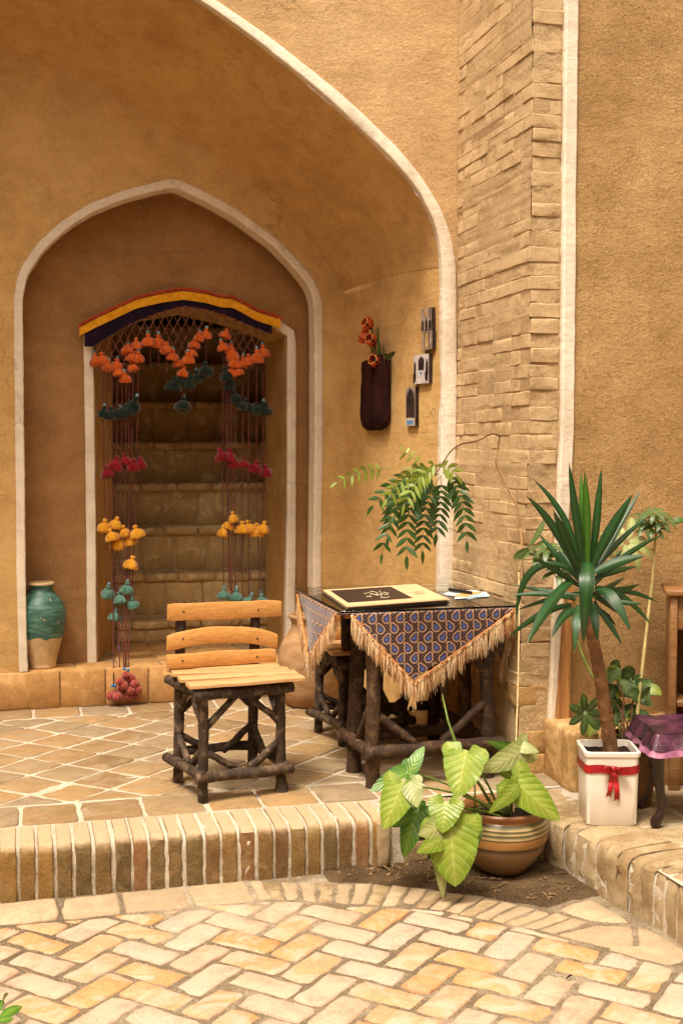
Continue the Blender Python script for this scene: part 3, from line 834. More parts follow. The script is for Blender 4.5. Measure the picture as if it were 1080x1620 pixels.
# ------------------------------------------------------------------ rustic furniture
def bark(name, c1, c2, c3):
    t = NT(name); p = t.obj()
    n1 = t.noise(p, 22, 6, .7, .6); n2 = t.noise(t.mapping(p, (1,1,.12)), 90, 4, .7); r = t.rand()
    col = t.ramp(n1, [(.3, c1), (.52, c2), (.72, c3)])
    col = t.mix(.6, col, t.ramp(n2, [(.3, (.45,.42,.40)), (.6, (1.15,1.1,1.05))]), 'MULTIPLY')
    col = t.mix(1.0, col, t.ramp(r, [(0,(.75,.75,.75)), (1,(1.25,1.2,1.15))]), 'MULTIPLY')
    vo = t.n.new('ShaderNodeTexVoronoi'); vo.inputs['Scale'].default_value = 26; t.link(p, vo.inputs['Vector'])
    col = t.mix(t.ramp(vo.outputs['Distance'], [(.0,(.85,.85,.85)), (.10,(0,0,0))]), col, c3)
    nrm = t.bump(n1, .6, .006); nrm = t.bump(n2, .55, .003, nrm)
    return t.out(col, .72, nrm, .3)
M['bark'] = bark('dark_bark', srgb(38,30,24), srgb(64,52,42), srgb(130,112,90))
M['bark2'] = bark('brown_bark', srgb(40,28,20), srgb(66,48,34), srgb(118,94,68))
def planks(name, c1, c2, c3):
    t = NT(name); p = t.obj()
    q = t.mapping(p, (1.2, 14, 14)); n1 = t.noise(q, 7, 6, .65, 1.2); n2 = t.noise(t.mapping(p, (2, 60, 60)), 6, 3, .6); n3 = t.noise(p, 9, 3, .5)
    col = t.ramp(n1, [(.28, c1), (.5, c2), (.75, c3)])
    col = t.mix(.35, col, t.ramp(n2, [(.35,(.72,.66,.58)), (.55,(1,1,1))]), 'MULTIPLY')
    vo = t.n.new('ShaderNodeTexVoronoi'); vo.inputs['Scale'].default_value = 5.5; t.link(p, vo.inputs['Vector'])
    col = t.mix(t.ramp(vo.outputs['Distance'], [(.0,(.8,.8,.8)), (.05,(.35,.35,.35)), (.09,(0,0,0))]), col, srgb(120,70,30))
    col = t.mix(1.0, col, t.ramp(t.rand(), [(0,(.9,.88,.84)), (1,(1.06,1.05,1.04))]), 'MULTIPLY')
    nrm = t.bump(n2, .25, .002)
    return t.out(col, .42, nrm, .45)
M['pine'] = planks('varnished_pine', srgb(178,122,62), srgb(204,152,86), srgb(218,174,112))
M['pine_seat'] = planks('sanded_pine', srgb(166,124,80), srgb(198,158,110), srgb(214,182,138))

def log(a, b, r0, r1=None, seed=0, wav=.006, n=10):
    a = Vector(a); b = Vector(b); r1 = r1 or r0; L = (b-a).length; k = max(4, int(L/.028)); pts = []; rr = []
    for i in range(k+1):
        t = i/k; w = V3(nz(t*2.3,seed,1), nz(t*2.3,seed,5), nz(t*2.3,seed,9))*wav*math.sin(math.pi*t)*2
        pts.append(a.lerp(b,t)+w); rr.append(lerp(r0,r1,t)*(1+.10*nz(t*7,seed,3)))
    rr = [rr[0]*.82] + rr + [rr[-1]*.82]; d = (b-a).normalized()
    pts = [pts[0]-d*.004] + pts + [pts[-1]+d*.004]
    mb = MB(); mb.tube(pts, rr, n, .16, seed); return mb
def plank(p0, p1, wv, tv, seed=0, n=12, wob=.004, arch=None):
    """board from p0 to p1; wv half width vector, tv half thickness vector; hand-cut edges"""
    p0 = Vector(p0); p1 = Vector(p1); wv = Vector(wv); tv = Vector(tv); mb = MB(); rows = []
    wl_ = wv.length; b = .16
    for i in range(n+1):
        t = i/n; c = p0.lerp(p1, t)
        if arch: c = c + wv.normalized()*arch*(4*t*(1-t))
        e1_ = 1 + wob/wl_*(nz(t*3,seed,1)*1.5 + nz(t*9,seed,2)*.6); e2_ = 1 + wob/wl_*(nz(t*3,seed,7)*1.5 + nz(t*9,seed,8)*.6)
        en = .90 if i in (0, n) else 1.0
        if i in (0, n): c = c + (p0-p1).normalized()*(.002*nz(i,seed,3))
        ring = []
        for (x, y) in ((-1,-1+b*2),(-1+b,-1),(1-b,-1),(1,-1+b*2),(1,1-b*2),(1-b,1),(-1+b,1),(-1,1-b*2)):
            ring.append(c + wv*(x*(e1_ if x > 0 else e2_))*(en if en < 1 else 1) + tv*y*en)
        rows.append(ring)
    o = len(mb.v)
    for r in rows: mb.v += [tuple(p) for p in r]
    for i in range(n):
        for k in range(8):
            q = (k+1) % 8; mb.f.append((o+i*8+k, o+i*8+q, o+(i+1)*8+q, o+(i+1)*8+k))
    mb.f.append(tuple(o+k for k in reversed(range(8)))); mb.f.append(tuple(o+n*8+k for k in range(8)))
    return mb

chair = thing('rustic_chair', (.85, 5.02, 0), 'rustic chair of bark covered branches with varnished plank back, standing alone on the tiles', 'chair', 'rustic branch chairs')
def P_(name, mb, mat, par=None): return build(name, mb, mat, par or chair, 50)
FL, FR, BL, BR = V3(.708,4.836,0), V3(1.038,4.898,0), V3(.648,5.137,0), V3(.972,5.185,0)
FLt, FRt = V3(.713,4.842,.43), V3(1.034,4.906,.425)
BLs, BRs = V3(.662,5.165,.44), V3(.986,5.218,.44)
BLt, BRt = V3(.677,5.215,.752), V3(1.004,5.262,.742)
P_('leg', log(FL, FLt, .0205, .0215, 1), M['bark']); fr_ = P_('leg', log(FR, FRt, .020, .021, 2), M['bark'])
mb = log(FR, FR+V3(-.002,.002,.075), .031, .019, 33, 0); P_('foot_knot', mb, M['bark'])
for i, (f, m_, t_) in enumerate(((BL,BLs,BLt),(BR,BRs,BRt))):
    mb = MB(); pts = [f.lerp(m_, k/10) for k in range(10)] + [m_.lerp(t_, k/8) for k in range(9)]
    mb.tube(pts, [.022*(1+.09*nz(k*.4,i,7)) for k in range(len(pts))], 10, .14, 40+i); P_('leg', mb, M['bark'])
# seat-level logs
P_('seat_rail', log((.672,4.812,.428),(1.082,4.888,.430), .0245, .022, 4), M['bark'])
P_('seat_rail', log((.614,5.175,.430),(.722,4.815,.425), .019, .021, 5), M['bark'])
P_('seat_rail', log((1.030,5.225,.430),(1.058,4.885,.428), .020, .020, 6), M['bark'])
P_('seat_rail', log((.63,5.165,.425),(1.03,5.215,.425), .019, .019, 7), M['bark'])
# low stretchers
P_('stretcher', log((.680,4.815,.103),(1.080,4.885,.100), .0225, .024, 8), M['bark'])
P_('stretcher', log((.605,5.165,.105),(.705,4.806,.112), .021, .020, 9), M['bark'])
P_('stretcher', log((1.015,5.215,.10),(1.058,4.87,.11), .020, .020, 10), M['bark'])
P_('stretcher', log((.65,5.165,.125),(1.01,5.205,.125), .020, .020, 11), M['bark'])
# braces: on each side two rise to the seat, two drop to the stretcher
def braces(A, B, At, Bt, sd, front=False):
    A, B, At, Bt = [Vector(x) for x in (A,B,At,Bt)]
    def on(P, Q, f): return P.lerp(Q, f)
    mid_lo = lambda t: V3(*(A.lerp(B,t).xy), .118); mid_hi = lambda t: V3(*(At.lerp(Bt,t).xy), .415)
    P_('brace', log(on(A,At,.66), mid_hi(.43), .0145, .0135, sd), M['bark'])
    P_('brace', log(on(B,Bt,.66), mid_hi(.57), .0145, .0135, sd+1), M['bark'])
    P_('brace', log(on(A,At,.46), mid_lo(.46), .0150, .0145, sd+2), M['bark'])
    P_('brace', log(on(B,Bt,.50), mid_lo(.60), .0150, .0160, sd+3), M['bark'])
braces(FL+V3(0,.0,0), FR, FLt, FRt, 50); braces(BL, FL, BLs, FLt, 56); braces(FR, BR, FRt, BRs, 62); braces(BL, BR, BLs, BRs, 68)
# seat slats run from side to side, with ragged right ends
SLT = [((297,1085),(478,1073),.046),((283,1075.5),(468,1065.5),.045),((272,1067),(456,1060),.045),((264,1060.5),(441,1054),.040)]
for i, (l_, r_, w) in enumerate(SLT):
    A, B = atZ(*l_,.466), atZ(*r_,.466); ay = V3(-(B-A).normalized().y, (B-A).normalized().x, 0)
    P_('seat_slat', plank(A+V3(0,0,.0015*i), B+V3(0,0,.0015*(3-i)), ay*w, V3(0,0,.0085), 80+i, 16, .006), M['pine_seat'])
# back planks with screw heads
bx = (BRt-BLt).normalized(); bn = V3(bx.y,-bx.x,0)
def backp(xa, xb, za, zb, hw, sd, arch=None, dy=0):
    def pt(f, z):
        tz = (z-.44)/.31; base = BLs.lerp(BLt,tz).lerp(BRs.lerp(BRt,tz), f); return V3(base.x, base.y, z) + bn*(.031+dy)
    o = P_('back_plank', plank(pt(xa,za), pt(xb,zb), V3(0,.02,1)*hw, bn*.009, sd, 16, .0035, arch), M['pine'])
    for f in (.0, 1.0):
        mb = MB(); mb.ball(pt(f, za+(zb-za)*f) + bn*.009 + V3(0,0,(arch or 0)*.5), .0045, 8, 5); build('screw', mb, M['black'], o, 60)
backp(-.20, 1.32, .713, .704, .036, 90); backp(-.20, 1.28, .586, .566, .034, 91, .034); backp(-.20, 1.26, .513, .507, .030, 92)

chair2 = copy_tree(chair); chair2.location = (1.620, 5.750, 0); chair2.rotation_euler.z = R(-3); chair2.scale = (.97,.97,.94)
tag(chair2, 'rustic branch chair half hidden behind the table under the glass top', 'chair', 'rustic branch chairs')

# ------------------------------------------------------------------ table, cloth, glass and papers
table = thing('rustic_table', (1.68, 5.25, 0), 'small table on thick bark covered branch legs beside the brick pier', 'table')
TT = .722
for i, (x, y, r) in enumerate(((1.418,4.875,.031),(1.405,5.125,.033),(1.50,5.60,.03),(1.93,4.90,.031),(1.94,5.20,.03),(1.93,5.60,.03))):
    build('leg', log((x,y,0),(x+.002*(i%2)+(.022 if i == 1 else .004),y+.01,TT-.03), r, r*.95, 100+i, .006, 12), M['bark2'], table, 50)
for i, (a, b, r) in enumerate((((1.375,4.845,.150),(1.985,4.875,.150),.030),((1.375,5.20,.150),(1.405,4.84,.146),.027),((1.38,5.16,.145),(1.98,5.22,.14),.026),((1.95,4.86,.14),(1.95,5.64,.14),.025),
                                ((1.47,5.62,.16),(1.97,5.62,.16),.024),((1.40,5.12,.66),(1.95,5.16,.66),.024),((1.40,4.89,.67),(1.95,4.90,.67),.024),((1.42,4.86,.67),(1.49,5.62,.67),.022),((1.93,4.86,.67),(1.93,5.62,.67),.022))):
    build('rail', log(a, b, r, r*.95, 120+i, .005), M['bark2'], table, 50)
for i, (a, b) in enumerate((((1.435,4.885,.30),(1.60,4.865,.17)),((1.92,4.90,.32),(1.72,4.875,.17)),((1.41,4.90,.31),(1.40,5.02,.165)),((1.42,5.12,.34),(1.58,5.16,.16)),((1.43,4.885,.45),(1.60,4.895,.66)),((1.92,4.90,.45),(1.75,4.895,.66)),((1.42,5.13,.45),(1.62,5.14,.65)),((1.50,5.6,.32),(1.66,5.62,.18)))):
    build('brace', log(a, b, .019, .018, 140+i, .003), M['bark2'], table, 50)
for i in range(8):
    y = 4.875 + i*.104
    build('top_board', plank((1.305,y+.05,TT-.011),(2.035,y+.05,TT-.011), V3(0,.0505,0), V3(0,0,.011), 160+i, 8, .001), M['pine'], table, 50)

import numpy as np
def paisley(s, t):
    """printed cloth: dark ground, rows of curled leaf-drop motifs with cream outlines and blue hearts, small dots between"""
    s = np.asarray(s); t = np.asarray(t)
    cw, chh = .060, .0425
    best = np.full(s.shape, 9.0); core = np.full(s.shape, 9.0); row = np.floor(t/chh)
    for dr in (-1,0,1):
        r = row+dr; sh = (r % 2)*cw*.5; c0 = np.floor((s+sh)/cw)
        for dc in (-1,0,1):
            x = (s + sh - (c0+dc+.5)*cw)/.72; y = -(t - (r+.5)*chh)/.72
            fl = np.where(r % 2 > .5, -1.0, 1.0); x = x*fl
            a = .55; xr = x*np.cos(a)+y*np.sin(a); yr = -x*np.sin(a)+y*np.cos(a)
            for k in range(11):
                q = k/10; th = 2.5*q
                px = -.006 + .036*q - .004*np.sin(3*q); py = -.004 + .022*np.sin(th)*q; rad = .0215*(1-q)**.75 + .0028
                best = np.minimum(best, np.hypot(xr-px, yr-py)-rad)
            core = np.minimum(core, np.hypot(xr+.006, yr+.004)-.0075)
    col = np.zeros(s.shape+(3,)); cc = lambda *v: np.array(srgb(*v)[:3])
    bg, cr, navy, blue, gold = cc(44,35,40), cc(190,150,116), cc(28,26,44), cc(72,82,132), cc(140,98,70)
    col[:] = bg
    col[(np.sin(s*420)*np.sin(t*420) > .55) & (best > .004)] = gold
    col[best < .0024] = cr; col[best < -.0040] = navy; col[best < -.0095] = blue
    col[core < -.003] = blue*1.7
    return col
def cloth_mat(name):
    t = NT(name); a = t.n.new('ShaderNodeVertexColor'); a.layer_name = 'print'
    q = t.noise(t.obj(), 900, 2, .5); nrm = t.bump(q, .3, .001)
    t.b.inputs['Sheen Weight'].default_value = .25
    return t.out(a.outputs['Color'], .8, nrm, .2)
M['paisley'] = cloth_mat('paisley_print'); 
def fringe_mat():
    t = NT('silky_fringe'); a = t.n.new('ShaderNodeVertexColor'); a.layer_name = 'print'
    return t.out(a.outputs['Color'], .5, None, .5)
M['fringe'] = fringe_mat()
cloth = thing('tablecloth', (1.665, 5.29, TT), 'paisley tablecloth with fringed corners hanging over the table sides', 'tablecloth')
def tri_panel(A, B, T, fold, nrm, ns, nt_, seed, name='hanging_corner', soff=0.0):
    A, B, T = Vector(A), Vector(B), Vector(T); mb = MB(); S = []; Tt = []; rows = []
    L = (B-A).length; H = A.z - T.z
    for j in range(nt_+1):
        q = j/nt_; a = A.lerp(T, q); b = B.lerp(T, q); row = []
        for i in range(ns+1):
            p = a.lerp(b, i/ns); sx = (p-A).dot((B-A).normalized()); dep = (A.z-p.z)
            bow = .010*math.sin(sx*15+seed)*min(1, dep*7) + fold*dep*.25 + .004*nz(sx*8, dep*8, seed)
            lip = .010*max(0, 1-dep/.012)**2
            row.append(p + nrm*(bow+.004-lip*.6)); S.append(sx+soff); Tt.append(dep)
        rows.append(row)
    mb.grid(rows); c = paisley(np.array(S), np.array(Tt)); mb.col = [tuple(x) for x in c]
    return build(name, mb, M['paisley'], cloth, 180)
ZC_ = TT + .0035
F0, F1, FT = V3(1.318,4.846,ZC_), V3(2.030,4.852,ZC_), V3(1.572,4.838,.440)
L0, L1, LT = V3(1.270,5.57,ZC_), V3(1.272,4.885,ZC_), V3(1.262,5.27,.485)
Rr0, Rr1, RT_ = V3(2.046,4.90,ZC_), V3(2.046,5.55,ZC_), V3(2.040,5.02,.46)
tri_panel(F0, F1, FT, .06, V3(0,-1,0), 320, 130, 1.0)
tri_panel(L0, L1, LT, .05, V3(-1,0,0), 280, 110, 3.0, soff=.4)
tri_panel(Rr0, Rr1, RT_, .0, V3(1,0,0), 60, 30, 5.0)
mb = MB(); S = []; Tt = []; rows = []
for y in frange(4.852, 5.70, .007):
    row = []
    for x in frange(1.276, 2.043, .007): row.append(V3(x, y, TT+.0025)); S.append(x); Tt.append(y)
    rows.append(row)
mb.grid(rows, flip=True); mb.col = [tuple(c) for c in paisley(np.array(S), np.array(Tt))]
build('cloth_top', mb, M['paisley'], cloth, 180)
def fringe(A, T, nrm, seed, step=.0095, L0_=.058, L1_=.09):
    A, T = Vector(A), Vector(T); mb = MB(); cols = []; r = random.Random(seed); L = (T-A).length; n = int(L/step); e = (T-A).normalized()
    pal = [srgb(226,198,154), srgb(206,162,110), srgb(176,124,76), srgb(234,214,178), srgb(150,102,64), srgb(228,204,164)]
    def cadd(c): 
        while len(cols) < len(mb.v): cols.append(c[:3])
    mb.tube([A.lerp(T, k/30) + nrm*(.008+.002*math.sin(k*2.1)) + V3(0,0,-.002*math.cos(k*3.3)) for k in range(31)], .0042, 6, .3, seed); cadd(srgb(196,132,70))
    for i in range(n+1):
        b = A + e*(i*step + r.uniform(-.002,.002)) + nrm*.007
        cc = r.choice(pal); ln = r.uniform(L0_, L1_)
        mb.tube([b, b+V3(0,0,-.008)+nrm*.002, b+V3(0,0,-.016)], [.003,.0048,.0032], 6); cadd(cc)
        for k in range(8):
            lean_ = V3(r.uniform(-.010,.010), r.uniform(-.010,.010), 0); cc2 = r.choice((cc, cc, r.choice(pal))); l2 = ln*r.uniform(.8,1.15)
            p0 = b + V3(0,0,-.010) + V3(r.uniform(-.0025,.0025), r.uniform(-.0025,.0025), 0)
            mb.tube([p0, p0+V3(0,0,-l2*.35)+lean_*.5+nrm*.003, p0+V3(0,0,-l2*.7)+lean_*.9, p0+V3(0,0,-l2)+lean_*r.uniform(.6,1.5)], [.0011,.0013,.0011,.0005], 4, caps=False); cadd(cc2)
    mb.col = cols
    return build('fringe', mb, M['fringe'], cloth, 180)
fringe(F0+V3(0,-.004,-.004), FT+V3(0,-.022,0), V3(0,-1,0), 1); fringe(F1+V3(0,-.004,-.004), FT+V3(.004,-.022,-.002), V3(0,-1,0), 2)
fringe(L1+V3(-.004,0,-.004), LT+V3(-.018,0,0), V3(-1,0,0), 3); fringe(L0+V3(-.004,0,-.004), LT+V3(-.018,0,0), V3(-1,0,0), 4)
fringe(Rr0+V3(.001,0,-.004), RT_, V3(0,-.6,0), 5)
mb = MB(); r = random.Random(5); cols = []
for k in range(26):
    p0 = FT + V3(r.uniform(-.014,.014), -.026, r.uniform(-.004,.004)); l2 = r.uniform(.06,.125)
    mb.tube([p0, p0+V3(r.uniform(-.006,.006),-.003,-l2*.5), p0+V3(r.uniform(-.016,.016),-.002,-l2)], [.0015,.0016,.0008], 4, caps=False)
    while len(cols) < len(mb.v): cols.append(r.choice((srgb(236,206,158), srgb(214,164,104)))[:3])
mb.col = cols; build('fringe', mb, M['fringe'], cloth, 180)

def glass_mat():
    t = NT('table_glass'); n = t.n; l = t.l
    tr = n.new('ShaderNodeBsdfTransparent'); tr.inputs['Color'].default_value = (.86,.91,.88,1)
    gl = n.new('ShaderNodeBsdfGlossy'); gl.inputs['Roughness'].default_value = .03; gl.inputs['Color'].default_value = (1,1,1,1)
    fz = n.new('ShaderNodeFresnel'); fz.inputs['IOR'].default_value = 1.5
    mx = n.new('ShaderNodeMixShader'); l.new(fz.outputs[0], mx.inputs[0]); l.new(tr.outputs[0], mx.inputs[1]); l.new(gl.outputs[0], mx.inputs[2])
    l.new(mx.outputs[0], n['Material Output'].inputs['Surface']); return t.m
M['glass'] = glass_mat()
gz0 = TT + .0058
g = rblock((1.662, 5.290, gz0+.004), (.386, .440, .004), .0015, 0, 0, 1)
tag(build('glass_sheet', g, M['glass'], None, 30), 'thick clear glass sheet lying on the paisley cloth of the table', 'glass')
GT = gz0 + .0085
# spiral-bound album
M['cream'] = simple('cream_card', srgb(206,172,130), srgb(218,186,144), 14, .6, .1, .001)
M['pages'] = simple('page_edges', srgb(206,176,130), srgb(240,220,180), 4, .8, .3, .002, .2, (1,1,160))
M['cover_dark'] = simple('dark_cover', srgb(40,30,26), srgb(52,40,34), 30, .5)
M['ink_light'] = simple('pale_ink', srgb(226,206,172), srgb(236,220,190), 30, .6)
M['wire'] = simple('binding_wire', srgb(60,44,34), srgb(92,72,56), 30, .35)
a0, a1, a2, a3 = atZ(549,961,GT+.012), atZ(711,949,GT+.012), atZ(655,926,GT+.012), atZ(510,934,GT+.012)
album = thing('photo_album', ((a0+a2)/2).to_tuple(), 'spiral bound album with dark lettered cover lying on the glass top', 'album')
ux = (a1-a0); uy = (a3-a0)
def apt(s, t, z): p = a0 + ux*s + uy*t; return V3(p.x, p.y, z)
def aquad(s0, t0, s1, t1, z0, z1, name, mat, par=None):
    mb = MB(); q = [apt(s0,t0,z0),apt(s1,t0,z0),apt(s1,t1,z0),apt(s0,t1,z0),apt(s0,t0,z1),apt(s1,t0,z1),apt(s1,t1,z1),apt(s0,t1,z1)]
    mb.add(q, [(0,3,2,1),(4,5,6,7),(0,1,5,4),(1,2,6,5),(2,3,7,6),(3,0,4,7)]); return build(name, mb, mat, par or album)
aquad(0,0,1,1,GT+.0005,GT+.0025,'back_cover',M['cover_dark']); aquad(.006,.03,.99,.99,GT+.0025,GT+.0118,'pages',M['pages'])
cov = aquad(0,0,1,1,GT+.0118,GT+.0138,'front_cover',M['cream'])
aquad(.06,.20,.70,.93,GT+.0138,GT+.0144,'title_panel',M['cover_dark'],cov)
mb = MB(); r = random.Random(4)
for (s0, t0, pts) in ((.36,.50,[(0,0),(.03,.10),(.06,-.04),(.09,.02)]),(.44,.46,[(0,.1),(.02,-.02),(.05,.12),(.07,0),(.10,.06)]),(.33,.62,[(0,0),(.05,.02),(.10,.10),(.14,.0)]),(.42,.36,[(0,0),(.04,-.05),(.09,0)]),(.50,.66,[(0,0),(.02,.05)]),(.30,.42,[(0,0),(.02,.04),(.05,.0)]),(.48,.56,[(0,0),(.05,.06),(.08,-.02)])):
    mb.tube([apt(s0+x, t0+y, GT+.0146) for x, y in pts], .0022, 5)
build('title_script', mb, M['ink_light'], cov, 60)
mb = MB()
for k in range(3): mb.tube([apt(.76+.04*k+.012*i, .45+.1*math.sin(i*1.3+k), GT+.0140) for i in range(7)], .0008, 4)
build('cover_drawing', mb, M['wire'], cov, 60)
mb = MB()
for i in range(44):
    s = .015 + i*.0222; pts = []
    for k in range(9):
        th = k/8*5.2 - 1.2; pts.append(apt(s, .012 - .0, 0) + V3(0,0,GT+.0075) + uy.normalized()*(-math.cos(th)*.0085+.002) + V3(0,0,math.sin(th)*.0085))
    mb.tube(pts, .0012, 4)
build('spiral_binding', mb, M['wire'], album, 60)
# leaflets and marker pen
M['leaflet'] = simple('pale_blue_leaflet', srgb(196,216,226), srgb(236,238,230), 12, .35, 0, .001, .5)
M['leaflet_o'] = simple('orange_print', srgb(214,140,60), srgb(232,180,110), 30, .4)
M['leaflet_b'] = simple('blue_print', srgb(120,170,200), srgb(170,206,224), 30, .4)
def flat(name, pts, z, th, mat, par=None, curl=0):
    mb = MB(); q = [atZ(u, v, z) for u, v in pts]; n = len(q)
    mb.add([V3(p.x,p.y,z+curl*(i%2)) for i, p in enumerate(q)] + [V3(p.x,p.y,z+th+curl*(i%2)) for i, p in enumerate(q)], [tuple(reversed(range(n))), tuple(range(n,2*n))] + [(i,(i+1)%n,n+(i+1)%n,n+i) for i in range(n)])
    return build(name, mb, mat, par)
lf = thing('leaflet', (1.9,5.2,GT), 'pale blue folded leaflets with orange print fanned on the glass beside the album', 'leaflet')
flat('sheet', [(700,940),(742,948),(775,942),(752,934),(716,934)], GT+.0006, .0009, M['leaflet'], lf)
flat('sheet', [(718,948),(774,944),(768,936),(722,939)], GT+.002, .001, M['leaflet'], lf, .001)
flat('orange_print', [(714,943),(738,944),(764,936.5),(742,936)], GT+.0044, .0003, M['leaflet_o'], lf)
flat('blue_print', [(736,946),(770,942.5),(762,938.5),(744,942)], GT+.0048, .0003, M['leaflet_b'], lf)
mb = MB(); mb.tube([atZ(711,933,GT+.012), atZ(728,935.5,GT+.012), atZ(745,938,GT+.012)], [.0085,.009,.008], 10)
tag(build('marker_pen', mb, M['black'], None, 40), 'black marker pen resting on the pale leaflets', 'pen')
# ------------------------------------------------------------------ jars
def glazed_vase():
    t = NT('turquoise_glaze'); p = t.obj(); n = t.n
    sx = n.new('ShaderNodeSeparateXYZ'); t.link(p, sx.inputs[0])
    th = t.noise(t.mapping(p, (1,1,0)), 9, 2, .5); edge = t.math('ADD', sx.outputs['Z'], t.math('MULTIPLY', t.math('SUBTRACT', th, .5), .09))
    gl = t.noise(t.mapping(p, (1,1,4)), 16, 5, .6)
    glaze = t.ramp(gl, [(.3, srgb(40,80,74)), (.5, srgb(62,108,98)), (.7, srgb(104,142,126))])
    clay = t.ramp(t.noise(p, 18, 5, .6), [(.3, srgb(176,146,104)), (.7, srgb(212,184,140))])
    chip = t.noise(p, 30, 3, .5, .6)
    m = t.math('GREATER_THAN', edge, .168)
    m2 = t.math('MULTIPLY', m, t.math('LESS_THAN', chip, .71))
    m3 = t.math('MULTIPLY', m2, t.math('LESS_THAN', sx.outputs['Z'], .452))
    col = t.mix(m3, clay, glaze)
    nrm = t.bump(t.noise(t.mapping(p,(.4,.4,9)), 9, 3, .5), .35, .004)
    r = t.math('SUBTRACT', .8, t.math('MULTIPLY', m3, .36))
    return t.out(col, r, nrm, .5)
M['vase'] = glazed_vase()
vb = V3(.142, 6.905, .201)
mb = MB(); mb.lathe([(r_*1.13, z_) for r_, z_ in ((.0,.002),(.062,.0),(.066,.006),(.063,.014),(.066,.03),(.078,.09),(.096,.17),(.108,.235),(.113,.28),(.111,.315),(.100,.352),(.080,.385),(.062,.405),(.053,.418),(.050,.430),(.052,.440),(.060,.447),(.063,.455),(.060,.463),(.050,.466),(.044,.460),(.042,.43))], vb, 40, .012)
tag(build('turquoise_vase', mb, M['vase'], None, 60, origin=vb), 'turquoise glazed clay vase with bare lower part standing in the left of the niche', 'vase')
M['clay'] = simple('raw_clay', srgb(144,110,74), srgb(176,142,102), 7, .88, .5, .004, .2, (1,1,3))
jb = V3(1.535, 6.50, .001)
mb = MB(); mb.lathe([(0,.0),(.10,.0),(.125,.01),(.150,.06),(.166,.13),(.173,.20),(.172,.26),(.160,.32),(.135,.37),(.112,.398),(.100,.42),(.098,.45),(.104,.468),(.113,.478),(.114,.49),(.106,.496),(.094,.490),(.088,.46),(.088,.42)], jb, 44, .02)
tag(build('clay_jar', mb, M['clay'], None, 60, origin=jb), 'large unglazed clay jar on the floor behind the table', 'jar')

# ------------------------------------------------------------------ tasselled door hanging
YH = 6.955
hang = thing('tassel_hanging', (.93, YH, 2.1), 'woven door hanging with coloured wool tassels across the niche doorway', 'hanging')
def H(u, v, dy=0): return atY(u, v, YH+dy)
def wool(name, c1, c2): 
    t = NT(name); p = t.obj(); n = t.noise(t.mapping(p, (1,1,.2)), 160, 3, .6)
    nrm = t.bump(n, .8, .004); t.b.inputs['Sheen Weight'].default_value = .4
    return t.out(t.ramp(n, [(.3, c1), (.65, c2)]), .95, nrm, .1)
M['w_orange'] = wool('orange_wool', srgb(176,72,20), srgb(226,112,40)); M['w_green'] = wool('dark_green_wool', srgb(12,26,21), srgb(24,46,37))
M['w_red'] = wool('crimson_wool', srgb(96,9,22), srgb(146,20,36)); M['w_yellow'] = wool('yellow_wool', srgb(196,130,20), srgb(236,174,50))
M['w_teal'] = wool('teal_wool', srgb(44,92,84), srgb(104,150,134)); M['w_rose'] = wool('rose_wool', srgb(120,44,40), srgb(182,84,72))
M['w_cord'] = wool('dark_red_cord', srgb(64,18,20), srgb(112,40,36)); M['w_net'] = wool('brown_net_cord', srgb(84,40,28), srgb(130,72,46))
M['bead'] = simple('blue_bead', srgb(70,130,160), srgb(150,190,206), 60, .25, 0, .001, .6, rnd_v=.4)
M['bead_b'] = simple('bright_blue_bead', srgb(20,110,180), srgb(50,150,210), 60, .25)
M['felt_y'] = simple('yellow_felt', srgb(206,140,26), srgb(226,164,44), 40, .9, .3, .001, .1); M['felt_n'] = simple('navy_felt', srgb(22,18,34), srgb(40,24,42), 8, .92, .3, .001, .1)
M['felt_r'] = simple('red_braid', srgb(120,30,26), srgb(196,90,50), 90, .9, .5, .002, .1, (1,1,1)); M['felt_k'] = simple('dark_piping', srgb(30,14,18), srgb(54,26,26), 30, .9)
TOP = [(124,511),(150,497),(180,483),(216,466),(255,457),(290,452),(325,457),(350,464),(369,465),(405,485),(445,498)]
def topc(u): return interp(TOP, u)
BOTN = [(148,548),(180,528),(216,508),(255,493),(290,484),(330,490),(360,500),(400,517),(428,528)]
def botn(u): return interp(BOTN, u)
def strip(fa, fb, u0, u1, dy, th, mat, name, du=5):
    mb = MB(); rows = []
    n = int((u1-u0)/du)
    for i in range(n+1):
        u = lerp(u0,u1,i/n); a = H(u, fa(u), dy); b = H(u, fb(u), dy); w = V3(0, .004*nz(u*.05,1,dy), 0)
        rows.append([a+w+V3(0,th,0), a+w, b+w, b+w+V3(0,th,0)])
    mb.grid(rows, flip=True); return build(name, mb, mat, hang, 60)
slope = lambda u: topc(u)
strip(lambda u: topc(u)+2, lambda u: topc(u)+8, 124, 446, -.012, .01, M['felt_r'], 'red_border')
strip(lambda u: topc(u)+7, lambda u: topc(u)+22.5, 126, 444, -.017, .012, M['felt_y'], 'yellow_band')
for o_f in (7.5, 22.5):
    mb = MB(); mb.tube([H(u, topc(u)+o_f, -.019) for u in range(127, 445, 6)], .0016, 5); build('piping', mb, M['felt_k'], hang, 60)
strip(lambda u: topc(u)+21, lambda u: max(botn(u), topc(u)+21.5), 134, 430, -.013, .008, M['felt_n'], 'navy_band')
mb = MB()
for i, u in enumerate(range(150, 428, 4)): mb.ball(H(u, botn(u)+1+.8*math.sin(i*1.7), -.016), .0065, 6, 4, 1, .8, .8)
build('edging', mb, M['w_net'], hang, 60)
